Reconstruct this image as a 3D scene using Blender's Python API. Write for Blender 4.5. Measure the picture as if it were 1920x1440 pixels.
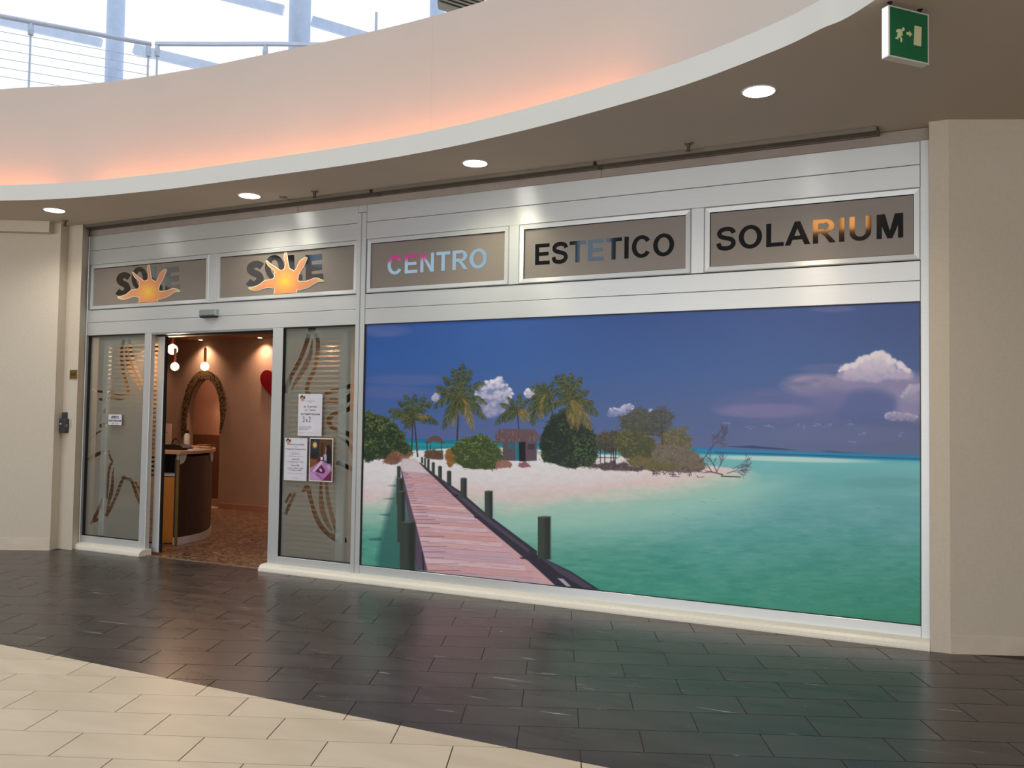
import bpy, bmesh, math, random
import numpy as np
from mathutils import Vector, Matrix
from mathutils.geometry import delaunay_2d_cdt
random.seed(7); RS = np.random.RandomState(11)
S = bpy.context.scene; COL = S.collection
for o in list(bpy.data.objects): bpy.data.objects.remove(o)

# ------------------------------------------------------------------ camera
CF, CR, CU = Vector((-.44963, .89237, .03865)), Vector((.89319, .44942, .01554)), Vector((.0035, -.04151, .99913))
CP = Vector((0, -6.8668, 1.55)); FPX = 1660.0
cam = bpy.data.objects.new('camera', bpy.data.cameras.new('camera')); COL.objects.link(cam)
cam.matrix_world = Matrix(((CR.x, CU.x, -CF.x, CP.x), (CR.y, CU.y, -CF.y, CP.y), (CR.z, CU.z, -CF.z, CP.z), (0, 0, 0, 1)))
cam.data.sensor_width = 36; cam.data.lens = FPX/1920*36; cam.data.clip_end = 300
S.camera = cam
# ------------------------------------------------------------------ world, lights, exposure
S.view_settings.view_transform = 'Standard'; S.view_settings.look = 'None'
S.view_settings.gamma = 1; S.view_settings.use_curve_mapping = False
S.view_settings.exposure = 0.0
W = bpy.data.worlds.new('world'); S.world = W; W.use_nodes = True
bg = W.node_tree.nodes['Background']; bg.inputs[0].default_value = (.90, .95, 1.0, 1); bg.inputs[1].default_value = 1.12
def light(name, kind, loc, energy, color, size=.1, rot=(0, 0, 0), **k):
    d = bpy.data.lights.new(name, kind); d.energy = energy; d.color = color
    if kind == 'AREA': d.shape = k.get('shape', 'DISK'); d.size = size
    elif kind in ('POINT', 'SPOT'): d.shadow_soft_size = size
    if kind == 'AREA' and 'size_y' in k: d.shape = 'RECTANGLE'; d.size_y = k['size_y']
    if kind == 'SPOT': d.spot_size = math.radians(k.get('angle', 100)); d.spot_blend = k.get('blend', .6)
    if 'spread' in k: d.spread = math.radians(k['spread'])
    o = bpy.data.objects.new(name, d); COL.objects.link(o); o.location = loc; o.rotation_euler = rot
    return o
# added area light for daylight assumed to fall through the glazed atrium roof
light('assumed_roof_daylight', 'AREA', (-5.4, -7.5, 12.5), 60, (.93, .96, 1), size=15)
# added area light behind the camera, brightening the shopfront; no window is built there
light('hall_fill_light', 'AREA', (-1.5, -19.0, 2.4), 1420, (.95, .97, 1), size=20, rot=(math.radians(90), 0, 0), size_y=3.6)
WARM = (1, .50, .23)
MK = 1.30      # print reflectance scale of the mural

# ------------------------------------------------------------------ helpers
def lin(c):
    c = np.asarray(c, float)/255.0
    return np.where(c <= .04045, c/12.92, ((c+.055)/1.055)**2.4)
def rgb(*c): return tuple(float(v) for v in lin(c))+(1,)
def mat(name, col, rough=.6, metal=0, spec=.5, noise=None, bump=0, emit=None, es=0, coat=0, rvar=0):
    """col rgba linear; noise=(scale, amount, stretch) procedural variation of the colour"""
    m = bpy.data.materials.new(name); m.use_nodes = True; nt = m.node_tree; N = nt.nodes; L = nt.links
    p = N['Principled BSDF']; p.inputs['Base Color'].default_value = col; p.inputs['Roughness'].default_value = rough
    p.inputs['Metallic'].default_value = metal; p.inputs['Specular IOR Level'].default_value = spec
    p.inputs['Coat Weight'].default_value = coat
    if emit: p.inputs['Emission Color'].default_value = emit; p.inputs['Emission Strength'].default_value = es
    sc, am, st = noise or (6, .06, (1, 1, 1))
    g = N.new('ShaderNodeNewGeometry'); mp = N.new('ShaderNodeMapping'); mp.inputs['Scale'].default_value = st
    n = N.new('ShaderNodeTexNoise'); n.inputs['Scale'].default_value = sc; n.inputs['Detail'].default_value = 4
    L.new(g.outputs['Position'], mp.inputs[0]); L.new(mp.outputs[0], n.inputs['Vector'])
    mr = N.new('ShaderNodeMapRange'); mr.inputs[1].default_value = .3; mr.inputs[2].default_value = .7
    mr.inputs[3].default_value = 1-am; mr.inputs[4].default_value = 1+am
    L.new(n.outputs[0], mr.inputs[0])
    mx = N.new('ShaderNodeVectorMath'); mx.operation = 'SCALE'; mx.inputs[0].default_value = col[:3]
    L.new(mr.outputs[0], mx.inputs['Scale']); L.new(mx.outputs[0], p.inputs['Base Color'])
    if rvar:
        r2 = N.new('ShaderNodeMapRange'); r2.inputs[1].default_value = .3; r2.inputs[2].default_value = .7
        r2.inputs[3].default_value = rough-rvar; r2.inputs[4].default_value = rough+rvar
        L.new(n.outputs[0], r2.inputs[0]); L.new(r2.outputs[0], p.inputs['Roughness'])
    if bump:
        b = N.new('ShaderNodeBump'); b.inputs['Strength'].default_value = bump; b.inputs['Distance'].default_value = .01
        n2 = N.new('ShaderNodeTexNoise'); n2.inputs['Scale'].default_value = sc*12; L.new(mp.outputs[0], n2.inputs['Vector'])
        L.new(n2.outputs[0], b.inputs['Height']); L.new(b.outputs[0], p.inputs['Normal'])
    return m
def emis(name, col, s):
    m = bpy.data.materials.new(name); m.use_nodes = True; N = m.node_tree.nodes
    for n in list(N):
        if n.type == 'BSDF_PRINCIPLED': N.remove(n)
    e = N.new('ShaderNodeEmission'); e.inputs[0].default_value = col; e.inputs[1].default_value = s
    m.node_tree.links.new(e.outputs[0], N['Material Output'].inputs[0]); return m
def see_through(name, col, opac, rough=.5, gloss=False):
    m = bpy.data.materials.new(name); m.use_nodes = True; N = m.node_tree.nodes; L = m.node_tree.links
    p = N['Principled BSDF']; p.inputs['Base Color'].default_value = col; p.inputs['Roughness'].default_value = rough
    t = N.new('ShaderNodeBsdfTransparent'); x = N.new('ShaderNodeMixShader')
    if gloss:
        f = N.new('ShaderNodeFresnel'); f.inputs[0].default_value = 1.45; gm = N.new('ShaderNodeNewGeometry'); iv = N.new('ShaderNodeMath'); iv.operation = 'SUBTRACT'; iv.inputs[0].default_value = 1; L.new(gm.outputs['Backfacing'], iv.inputs[1]); mm = N.new('ShaderNodeMath'); mm.operation = 'MULTIPLY'; L.new(f.outputs[0], mm.inputs[0]); L.new(iv.outputs[0], mm.inputs[1]); L.new(mm.outputs[0], x.inputs[0])
        g = N.new('ShaderNodeBsdfGlossy'); g.inputs['Roughness'].default_value = .02; L.new(t.outputs[0], x.inputs[1]); L.new(g.outputs[0], x.inputs[2])
        t.inputs[0].default_value = col
    else:
        x.inputs[0].default_value = opac; L.new(t.outputs[0], x.inputs[1]); L.new(p.outputs[0], x.inputs[2])
    L.new(x.outputs[0], N['Material Output'].inputs[0]); return m
def vcol_mat(name, rough=.45, spec=.35):
    m = bpy.data.materials.new(name); m.use_nodes = True; N = m.node_tree.nodes
    p = N['Principled BSDF']; p.inputs['Roughness'].default_value = rough; p.inputs['Specular IOR Level'].default_value = spec
    a = N.new('ShaderNodeVertexColor'); a.layer_name = 'print'; m.node_tree.links.new(a.outputs[0], p.inputs['Base Color']); return m

def link(o, parent=None, label=None, cat=None, group=None, kind=None):
    COL.objects.link(o)
    if parent is not None: o.parent = parent
    if label: o['label'] = label
    if cat: o['category'] = cat
    if group: o['group'] = group
    if kind: o['kind'] = kind
    return o
def empty(name, loc, label=None, cat=None, group=None, kind=None, rz=0):
    o = bpy.data.objects.new(name, None); o.empty_display_size = .1
    o.matrix_world = Matrix.Translation(loc) @ Matrix.Rotation(rz, 4, 'Z')
    o.location = loc; o.rotation_euler = (0, 0, rz)
    return link(o, None, label, cat, group, kind)
def mk(name, V, Fc, m, parent=None, smooth=False, **k):
    """world-space vertices; re-expressed in the parent's frame (or about their own centre)"""
    me = bpy.data.meshes.new(name); V = [Vector(v) for v in V]
    if parent is not None:
        inv = Matrix.Identity(4); q = parent
        while q is not None:
            inv = inv @ Matrix.Identity(4)
            q = q.parent
        pm = Matrix.Identity(4); q = parent; chain = []
        while q is not None: chain.append(q); q = q.parent
        for q in reversed(chain): pm = pm @ (Matrix.Translation(q.location) @ q.rotation_euler.to_matrix().to_4x4())
        iv = pm.inverted(); V = [iv @ v for v in V]
    c = Vector((0, 0, 0))
    for v in V: c += v
    c /= max(1, len(V))
    if parent is None: c.z = min(v.z for v in V)
    me.from_pydata([v-c for v in V], [], Fc); me.update()
    for q in (m if isinstance(m, (list, tuple)) else [m]): me.materials.append(q)
    if smooth:
        for p in me.polygons: p.use_smooth = True
    o = bpy.data.objects.new(name, me); o.location = c
    return link(o, parent, **k)
class B:
    def __init__(s): s.V = []; s.F = []
    def add(s, V, Fc):
        n = len(s.V); s.V += [tuple(v) for v in V]; s.F += [tuple(i+n for i in f) for f in Fc]; return s
    def box(s, x0, x1, y0, y1, z0, z1):
        return s.add([(x0, y0, z0), (x1, y0, z0), (x1, y1, z0), (x0, y1, z0), (x0, y0, z1), (x1, y0, z1), (x1, y1, z1), (x0, y1, z1)],
                     [(0, 3, 2, 1), (4, 5, 6, 7), (0, 1, 5, 4), (1, 2, 6, 5), (2, 3, 7, 6), (3, 0, 4, 7)])
    def cbox(s, x0, x1, y0, y1, z0, z1, c=.004):
        """box with chamfered front edges (front = low y)"""
        f = [(x0+c, y0, z0+c), (x1-c, y0, z0+c), (x1-c, y0, z1-c), (x0+c, y0, z1-c)]
        a = [(x0, y0+c, z0), (x1, y0+c, z0), (x1, y0+c, z1), (x0, y0+c, z1)]
        b = [(x0, y1, z0), (x1, y1, z0), (x1, y1, z1), (x0, y1, z1)]
        q = [(0, 1, 2, 3), (8, 11, 10, 9)]
        for k in range(4):
            j = (k+1) % 4; q += [(k, 4+k, 4+j, j), (4+k, 8+k, 8+j, 4+j)]
        return s.add(f+a+b, q)
    def bar(s, a, b, w, h=None, up=(0, 0, 1)):
        a = Vector(a); b = Vector(b); d = (b-a).normalized(); h = h or w
        x = d.cross(Vector(up)); x = x.normalized() if x.length > 1e-4 else Vector((1, 0, 0)); y = x.cross(d).normalized()
        V = []
        for p in (a, b):
            for sx, sy in ((-1, -1), (1, -1), (1, 1), (-1, 1)): V.append(p+x*sx*w/2+y*sy*h/2)
        return s.add(V, [(0, 1, 2, 3), (7, 6, 5, 4), (0, 4, 5, 1), (1, 5, 6, 2), (2, 6, 7, 3), (3, 7, 4, 0)])
    def tube(s, pts, r, n=10, cap=True):
        pts = [Vector(p) for p in pts]; V = []; Fc = []
        rr = r if isinstance(r, (list, tuple)) else [r]*len(pts)
        for i, p in enumerate(pts):
            d = (pts[min(i+1, len(pts)-1)]-pts[max(i-1, 0)]).normalized()
            u = d.cross(Vector((0, 0, 1))); u = u.normalized() if u.length > 1e-3 else Vector((1, 0, 0)); v = d.cross(u)
            for k in range(n):
                t = 2*math.pi*k/n; V.append(p+(u*math.cos(t)+v*math.sin(t))*rr[i])
        for i in range(len(pts)-1):
            for k in range(n): Fc.append((i*n+k, i*n+(k+1) % n, (i+1)*n+(k+1) % n, (i+1)*n+k))
        if cap: Fc += [tuple(range(n))[::-1], tuple(range((len(pts)-1)*n, len(pts)*n))]
        return s.add(V, Fc)
    def lathe(s, c, prof, n=24):
        c = Vector(c); V = []; Fc = []
        for r, z in prof:
            for k in range(n):
                t = 2*math.pi*k/n; V.append((c.x+r*math.cos(t), c.y+r*math.sin(t), c.z+z))
        for i in range(len(prof)-1):
            for k in range(n): Fc.append((i*n+k, i*n+(k+1) % n, (i+1)*n+(k+1) % n, (i+1)*n+k))
        Fc += [tuple(range(n))[::-1], tuple(range((len(prof)-1)*n, len(prof)*n))]
        return s.add(V, Fc)
    def prism(s, poly, z0, z1):
        n = len(poly)
        V = [(p[0], p[1], z0) for p in poly]+[(p[0], p[1], z1) for p in poly]
        return s.add(V, [tuple(range(n))[::-1], tuple(range(n, 2*n))]+[(k, (k+1) % n, n+(k+1) % n, n+k) for k in range(n)])
    def build(s, name, m, parent=None, **k): return mk(name, s.V, s.F, m, parent, **k)

def inside(P, poly):
    P = np.asarray(P, float); q = np.asarray(poly, float); x, y = P[:, 0], P[:, 1]; r = np.zeros(len(P), bool)
    j = len(q)-1
    for i in range(len(q)):
        c = (q[i, 1] > y) != (q[j, 1] > y)
        with np.errstate(divide='ignore', invalid='ignore'):
            r ^= c & (x < (q[j, 0]-q[i, 0])*(y-q[i, 1])/(q[j, 1]-q[i, 1])+q[i, 0])
        j = i
    return r
def shape2d(polys, holes=(), bound=None):
    """union of polys minus holes -> 2D verts, tris"""
    V = []; Fc = []
    for p in list(polys)+list(holes):
        n = len(V); V += [Vector((float(a), float(b))) for a, b in p]; Fc.append(list(range(n, n+len(p))))
    vo, eo, fo, *_ = delaunay_2d_cdt(V, [], Fc, 1, 1e-6)
    P = np.array([(v.x, v.y) for v in vo]); keep = []
    cen = np.array([P[list(f)].mean(0) for f in fo])
    ok = np.zeros(len(cen), bool)
    for p in polys: ok |= inside(cen, p)
    for h in holes: ok &= ~inside(cen, h)
    T = [tuple(f) for f, k in zip(fo, ok) if k]
    used = sorted({i for f in T for i in f}); mp = {i: k for k, i in enumerate(used)}
    return P[used], [tuple(mp[i] for i in f) for f in T]
def slab2d(P, T, f3, t):
    """thicken a 2D shape: f3(x, y, depth)->3D; front at depth 0, back at depth t"""
    n = len(P); V = [f3(a, b, 0) for a, b in P]+[f3(a, b, t) for a, b in P]
    ec = {}
    for f in T:
        for i in range(len(f)):
            e = (f[i], f[(i+1) % len(f)]); ec[e] = 1
    side = [(b, a, a+n, b+n) for (a, b) in ec if (b, a) not in ec]
    return V, list(T)+[tuple(i+n for i in f[::-1]) for f in T]+side
def wallprint(name, polys, m, parent, y=0., t=.002, holes=(), **k):
    """flat shape standing in the shopfront plane (x, z), front towards -y"""
    P, T = shape2d(polys, holes); V, Fc = slab2d(P, T, lambda a, b, d: (a, y+d, b), t)
    return mk(name, V, Fc, m, parent, **k)
def stroke(pts, w):
    """polygon of a polyline with width(s)"""
    p = np.array(pts, float); n = len(p); w = np.broadcast_to(np.asarray(w, float), (n,))
    d = np.gradient(p, axis=0); d /= np.maximum(1e-9, np.hypot(d[:, 0], d[:, 1]))[:, None]
    nn = np.c_[-d[:, 1], d[:, 0]]
    return [tuple(v) for v in np.r_[p+nn*w[:, None]/2, (p-nn*w[:, None]/2)[::-1]]]
def smooth_pts(pts, k=6, closed=False):
    p = [np.array(q, float) for q in pts]; n = len(p); out = []
    rng = range(n if closed else n-1)
    for i in rng:
        g = lambda j: p[j % n] if closed else p[min(max(j, 0), n-1)]
        a, b, c, d = g(i-1), g(i), g(i+1), g(i+2)
        for s in range(k):
            t = s/k; out.append(.5*((2*b)+(c-a)*t+(2*a-5*b+4*c-d)*t*t+(3*b-a-3*c+d)*t**3))
    if not closed: out.append(p[-1])
    return [tuple(q) for q in out]
def fac(px, py, Y=0.):
    """point of the shopfront plane that a traced print coordinate stands for -> (x, z)"""
    d = CF+CR*((px-960)/FPX)-CU*((py-720)/FPX); q = CP+d*((Y-CP.y)/d.y); return (q.x, q.z)
def prj(X, Y, Z):
    dx, dy, dz = X-CP.x, Y-CP.y, Z-CP.z
    z = dx*CF.x+dy*CF.y+dz*CF.z
    return 960+FPX*(dx*CR.x+dy*CR.y+dz*CR.z)/z, 720-FPX*(dx*CU.x+dy*CU.y+dz*CU.z)/z
def text(s, name, size, m, parent, x, z, y=-.01, align='CENTER', sx=1., bold=0., f3=None, shear=0., **k):
    cu = bpy.data.curves.new(name, 'FONT'); cu.body = s; cu.size = size; cu.align_x = align; cu.offset = bold; cu.shear = shear; cu.resolution_u = 2
    t = bpy.data.objects.new('tmp', cu); COL.objects.link(t)
    dg = bpy.context.evaluated_depsgraph_get(); me = t.evaluated_get(dg).to_mesh()
    V = [v.co.copy() for v in me.vertices]; Fc = [tuple(p.vertices) for p in me.polygons]
    t.evaluated_get(dg).to_mesh_clear(); bpy.data.objects.remove(t); bpy.data.curves.remove(cu)
    g = f3 or (lambda a, b: (x+a, y, z+b))
    return mk(name, [g(v.x*sx, v.y) for v in V], Fc, m, parent, **k)

# ------------------------------------------------------------------ materials
M_alu = mat('white_aluminium', rgb(205, 208, 208), .33, .35, .6, noise=(3, .02, (1, 1, 60)))
def aniso(m, a):
    N = m.node_tree.nodes; p = N['Principled BSDF']; p.inputs['Anisotropic'].default_value = a; c = N.new('ShaderNodeCombineXYZ'); c.inputs[2].default_value = 1.0; m.node_tree.links.new(c.outputs[0], p.inputs['Tangent'])
aniso(M_alu, .8)
M_alu2 = mat('aluminium_side', rgb(150, 158, 160), .4, .35, .5)
M_gask = mat('black_gasket', rgb(18, 18, 20), .6)
M_wall = mat('beige_plaster', rgb(200, 189, 172), .85, 0, .25, noise=(40, .03, (1, 1, 1)), bump=.08)
M_skirt = mat('beige_skirting', rgb(205, 192, 174), .6, 0, .3)
M_soff = mat('soffit_plaster', rgb(200, 186, 171), .85, 0, .2, noise=(2, .02, (1, 1, 1)))
M_strip = mat('soffit_shade_strip', rgb(158, 146, 137), .7)  # darker tone puts the soffit's shade into the top strip colour
M_ring = mat('white_ring_plaster', rgb(214, 214, 208), .7, 0, .3, noise=(2, .012, (1, 1, 1)))
M_drum = mat('drum_plaster', rgb(199, 190, 182), .8, 0, .2, noise=(1.2, .02, (1, 1, 1)))
M_sill = mat('cream_marble', rgb(226, 220, 205), .35, 0, .5, noise=(60, .05, (1, 1, 1)))
M_dark = mat('dark_void', rgb(26, 24, 23), .8)
M_vent = mat('vent_metal', rgb(120, 112, 100), .5, .3)
M_steel = mat('grey_steel', rgb(176, 186, 206), .35, .4)
M_brass = mat('brass', rgb(150, 125, 80), .4, .8)
M_letter = mat('black_gloss_letter', rgb(16, 16, 18), .045, 0, 1.0)
M_letter.node_tree.nodes['Principled BSDF'].inputs['IOR'].default_value = 1.9
M_film = mat('frosted_film', rgb(130, 121, 112), .36, 0, .55, noise=(2, .02, (1, 1, 30)))
aniso(M_film, .7)
M_paper = mat('white_paper', rgb(208, 206, 214), .7)
M_ink = mat('black_ink', rgb(38, 36, 42), .7)
M_greyink = mat('grey_ink', rgb(140, 138, 150), .7)

# floor tile materials -----------------------------------------------------
def tile_mat(name, base, vein, fleck, rough, dark):
    m = bpy.data.materials.new(name); m.use_nodes = True; nt = m.node_tree; N = nt.nodes; L = nt.links; p = N['Principled BSDF']
    g = N.new('ShaderNodeNewGeometry'); oi = N.new('ShaderNodeObjectInfo')
    mp = N.new('ShaderNodeMapping'); mp.inputs['Rotation'].default_value = (0, 0, -math.radians(23.7)); mp.inputs['Scale'].default_value = (.45, 1.8, 1)
    L.new(g.outputs['Position'], mp.inputs[0])
    ad = N.new('ShaderNodeVectorMath'); ad.operation = 'ADD'; cb = N.new('ShaderNodeCombineXYZ')
    ml = N.new('ShaderNodeMath'); ml.operation = 'MULTIPLY'; ml.inputs[1].default_value = 37 if dark else 9; L.new(oi.outputs['Random'], ml.inputs[0])
    L.new(ml.outputs[0], cb.inputs[2]); L.new(mp.outputs[0], ad.inputs[0]); L.new(cb.outputs[0], ad.inputs[1])
    n1 = N.new('ShaderNodeTexNoise'); n1.inputs['Scale'].default_value = 3.2; n1.inputs['Detail'].default_value = 8; n1.inputs['Distortion'].default_value = .6; L.new(ad.outputs[0], n1.inputs['Vector'])
    r1 = N.new('ShaderNodeValToRGB'); r1.color_ramp.elements[0].position = .35; r1.color_ramp.elements[0].color = base; r1.color_ramp.elements[1].position = .75; r1.color_ramp.elements[1].color = vein
    L.new(n1.outputs[0], r1.inputs[0])
    hv = N.new('ShaderNodeMapRange'); hv.inputs[3].default_value = .93 if dark else .965; hv.inputs[4].default_value = 1.07 if dark else 1.035; L.new(oi.outputs['Random'], hv.inputs[0])
    sc = N.new('ShaderNodeVectorMath'); sc.operation = 'SCALE'; L.new(r1.outputs[0], sc.inputs[0]); L.new(hv.outputs[0], sc.inputs['Scale'])
    out = sc.outputs[0]
    if dark:
        n2 = N.new('ShaderNodeTexNoise'); n2.inputs['Scale'].default_value = 14; n2.inputs['Detail'].default_value = 5; n2.inputs['Roughness'].default_value = .65; n2.inputs['Distortion'].default_value = 1.2
        L.new(ad.outputs[0], n2.inputs['Vector'])
        r2 = N.new('ShaderNodeValToRGB'); r2.color_ramp.elements[0].position = .70; r2.color_ramp.elements[0].color = (0, 0, 0, 1); r2.color_ramp.elements[1].position = .75; r2.color_ramp.elements[1].color = (1, 1, 1, 1)
        L.new(n2.outputs[0], r2.inputs[0])
        m3 = N.new('ShaderNodeMapping'); m3.inputs['Scale'].default_value = (1.2, 5.5, 1); L.new(ad.outputs[0], m3.inputs[0])
        n3 = N.new('ShaderNodeTexNoise'); n3.inputs['Scale'].default_value = 3.4; n3.inputs['Detail'].default_value = 6; n3.inputs['Roughness'].default_value = .6; n3.inputs['Distortion'].default_value = .5; L.new(m3.outputs[0], n3.inputs['Vector'])
        r3 = N.new('ShaderNodeValToRGB'); r3.color_ramp.elements[0].position = .665; r3.color_ramp.elements[0].color = (0, 0, 0, 1); r3.color_ramp.elements[1].position = .735; r3.color_ramp.elements[1].color = (.9, .9, .9, 1); L.new(n3.outputs[0], r3.inputs[0])
        mxx = N.new('ShaderNodeMath'); mxx.operation = 'MAXIMUM'; L.new(r2.outputs[0], mxx.inputs[0]); L.new(r3.outputs[0], mxx.inputs[1])
        mx = N.new('ShaderNodeMix'); mx.data_type = 'RGBA'; L.new(mxx.outputs[0], mx.inputs[0]); L.new(out, mx.inputs[6]); mx.inputs[7].default_value = fleck
        out = mx.outputs[2]
    L.new(out, p.inputs['Base Color'])
    rr = N.new('ShaderNodeMapRange'); rr.inputs[3].default_value = rough-.05; rr.inputs[4].default_value = rough+.08; L.new(n1.outputs[0], rr.inputs[0]); L.new(rr.outputs[0], p.inputs['Roughness'])
    b = N.new('ShaderNodeBump'); b.inputs['Strength'].default_value = .12 if dark else .04; b.inputs['Distance'].default_value = .004; L.new(n1.outputs[0], b.inputs['Height']); L.new(b.outputs[0], p.inputs['Normal'])
    p.inputs['Specular IOR Level'].default_value = .32 if dark else .5
    return m
M_slate = tile_mat('dark_slate_tile', rgb(56, 50, 48), rgb(76, 70, 66), rgb(176, 172, 168), .27, True)
M_cream = tile_mat('cream_stone_tile', rgb(202, 184, 158), rgb(214, 197, 173), None, .38, False)
M_grout = mat('dark_grout', rgb(58, 50, 44), .9)

# ================================================================== SETTING
ANG = math.radians(24.2); T0 = Vector((math.cos(ANG), math.sin(ANG)))
# plan curve of the round opening in the gallery ceiling
def ycurve(x): return np.polyval(CF4, x)
vis = [(-8.63, -1.27), (-7.78, -1.04), (-6.777, -.928), (-6.11, -.905), (-4.672, -.885), (-3.785, -.934), (-3.017, -1.052), (-2.293, -1.225), (-1.549, -1.458), (-.935, -1.756), (-.66, -1.94), (-.364, -2.175)]
rest = [(.62, -3.35), (1.45, -5.2), (1.75, -7.6), (1.2, -10.3), (-.7, -12.9), (-3.6, -14.4), (-7, -14.5), (-10, -13), (-12.2, -10.4), (-13, -7.3), (-12.2, -4.3), (-10.35, -1.95)]
CURVE = smooth_pts(vis+rest, 7, True)
def offset(c, d):
    p = np.array(c); t = np.roll(p, -1, 0)-np.roll(p, 1, 0); t /= np.hypot(t[:, 0], t[:, 1])[:, None]
    n = np.c_[-t[:, 1], t[:, 0]]
    cen = p.mean(0); sg = np.sign(((p-cen)*n).sum(1).mean()); return p+n*sg*d
HC = 3.67
ROOM = [(-18, -20), (9, -20), (9, 4.6), (-18, 4.6)]
def ring(name, c0, z0, c1, z1, m, parent=None, flip=False, **k):
    n = len(c0); V = [(a, b, z0) for a, b in c0]+[(a, b, z1) for a, b in c1]
    Fc = [(i, (i+1) % n, n+(i+1) % n, n+i) for i in range(n)]
    return mk(name, V, Fc, m, parent, smooth=True, **k)
P, T = shape2d([ROOM], [CURVE])
ceil = mk('ceiling', [(a, b, HC) for a, b in P], T, M_soff, None, kind='structure')
ceil['label'] = 'flat shaded beige soffit round the curved opening'
trim = empty('trim_1', (-5.4, -7.5, HC), 'curved white ceiling ring with orange lit cove above it', kind='structure')
c04 = offset(CURVE, .045); c35 = offset(CURVE, .35); c60 = offset(CURVE, .62)
ring('ring_face', CURVE, HC, CURVE, 3.83, M_ring, trim)
ring('ring_top', CURVE, 3.83, c04, 3.83, M_ring, trim)
ring('ring_back', c04, 3.83, c04, 3.70, M_ring, trim)
ring('cove_floor', c04, 3.70, c35, 3.70, M_ring, trim)
drum = empty('wall_upper', (-5.4, -7.5, 3.7), 'tall curved plaster drum wall above the lit cove', kind='structure')
ring('drum_face', c35, 3.70, c35, 4.965, M_drum, drum)
ring('drum_top', c35, 4.965, c60, 4.965, M_drum, drum)
P, T = shape2d([ROOM], [[tuple(q) for q in c60]])
mk('upper_slab', [(a, b, 4.9) for a, b in P], T, M_drum, drum)
# vertical board joint on the drum
j_ = int(np.argmin(np.abs(c35[:84, 0]+4.0))); xj, yj = c35[j_]; B().box(xj-.0015, xj+.0015, yj-.001, yj+.004, 3.84, 4.96).build('board_joint', M_drum, drum)

# cove lamps: orange tubes lying in the trough behind the ring
M_cove = emis('orange_cove_tube', (1, .25, .035, 1), 31.0)
ctr = np.array(offset(CURVE, .25)); ctr = np.vstack([ctr, ctr[:1]])
seg = np.r_[0, np.cumsum(np.hypot(*np.diff(ctr, axis=0).T))]
def onpath(s): s = s % seg[-1]; return (np.interp(s, seg, ctr[:, 0]), np.interp(s, seg, ctr[:, 1]))
# path starts at x=-8.63 and runs right
s_of = lambda x: float(np.interp(x, ctr[:84, 0], seg[:84]))
runs = []
s = s_of(-7.93); e = s_of(-1.9)
while s < e-.3: runs.append((s, min(s+1.45, e))); s += 1.5
s = s_of(-8.6)+.22; k = 0
while k < 2: runs.append((s-1.45, s)); s -= 1.5; k += 1
place = ['behind the ring, first one right of the dark gap', 'behind the ring above the middle sprinkler', 'behind the ring above the CENTRO pane', 'behind the ring next to its unlit right part', 'behind the ring, first one left of the dark gap', 'just outside the picture on the left']
for i, (a, b) in enumerate(runs):
    pts = [(*onpath(a+(b-a)*t/6), 3.745) for t in range(7)]
    g = B().tube(pts, .014, 8); o = g.build('cove_lamp', M_cove, None, cat='lamp', group='orange tube lamps hidden in the ceiling cove')
    vis_i = i if i < len(place) else None
    o['label'] = 'orange tube lamp '+(place[i] if i < len(place) else 'in the cove outside the picture on the left')

# walls -------------------------------------------------------------------
# side walls follow the grid of the paving
WL = Vector((-9.037, -.307)); dL = Vector((.878, .478)); WL2 = WL-dL*10.3
wl = empty('wall_left', (WL.x, WL.y, 0), 'plain beige plaster wall left of the shop', kind='structure')
PL = [(WL2.x, WL2.y), (WL.x, WL.y), (-9.085, -.172), (-8.862, -.162), (-8.95, -.012), (-8.95, .2), (-9.3, .3), (WL2.x-.2, WL2.y+.4)]
B().prism(PL[:4]+[(-8.955, -.010), (-8.992, -.008), (-8.992, .2), (-9.3, .3), (WL2.x-.2, WL2.y+.4)], 0, HC).build('plaster_block', M_wall, wl)
n_ = Vector((dL.y, -dL.x))
a = Vector((-9.105, -.345)); q0 = a-dL*10.2
pb = [(q0.x, q0.y), (a.x, a.y), (a.x+n_.x*.11, a.y+n_.y*.11), (q0.x+n_.x*.11, q0.y+n_.y*.11)]
B().prism(pb, 3.545, HC).build('bulkhead', M_wall, wl)
q = WL+n_*.006; q2 = WL2+n_*.006
bl = B().prism([(q2.x, q2.y), (q.x, q.y), (WL.x, WL.y), (WL2.x, WL2.y)], 0, .135).build('baseboard_left', M_skirt, None, kind='structure')
WR = Vector((-.05, -.095)); dR = Vector((.915, .403)); WR2 = WR+dR*10
wr = empty('wall_right', (WR.x, WR.y, 0), 'plain beige plaster wall right of the mural', kind='structure')
B().prism([(-.174, -.095), (WR.x, WR.y), (WR2.x, WR2.y), (WR2.x, WR2.y+.5), (-.174, .35)], 0, HC).build('plaster_block', M_wall, wr)
nr = Vector((dR.y, -dR.x)); q = WR+nr*.006; q2 = WR2+nr*.006
B().prism([(q.x, q.y), (q2.x, q2.y), (WR2.x, WR2.y), (WR.x, WR.y)], 0, .12).build('baseboard_right', M_skirt, None, kind='structure')
# far walls of the mall hall behind the photographer
for nm, b in (('wall_back', (-18, 9, -20.2, -20, 0, 9)), ('wall_far_right', (9, 9.2, -20, 4.6, 0, HC)), ('wall_far_left', (-18.2, -18, -20, 4.6, 0, HC))):
    B().box(*b).build(nm, M_wall, None, kind='structure')
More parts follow.
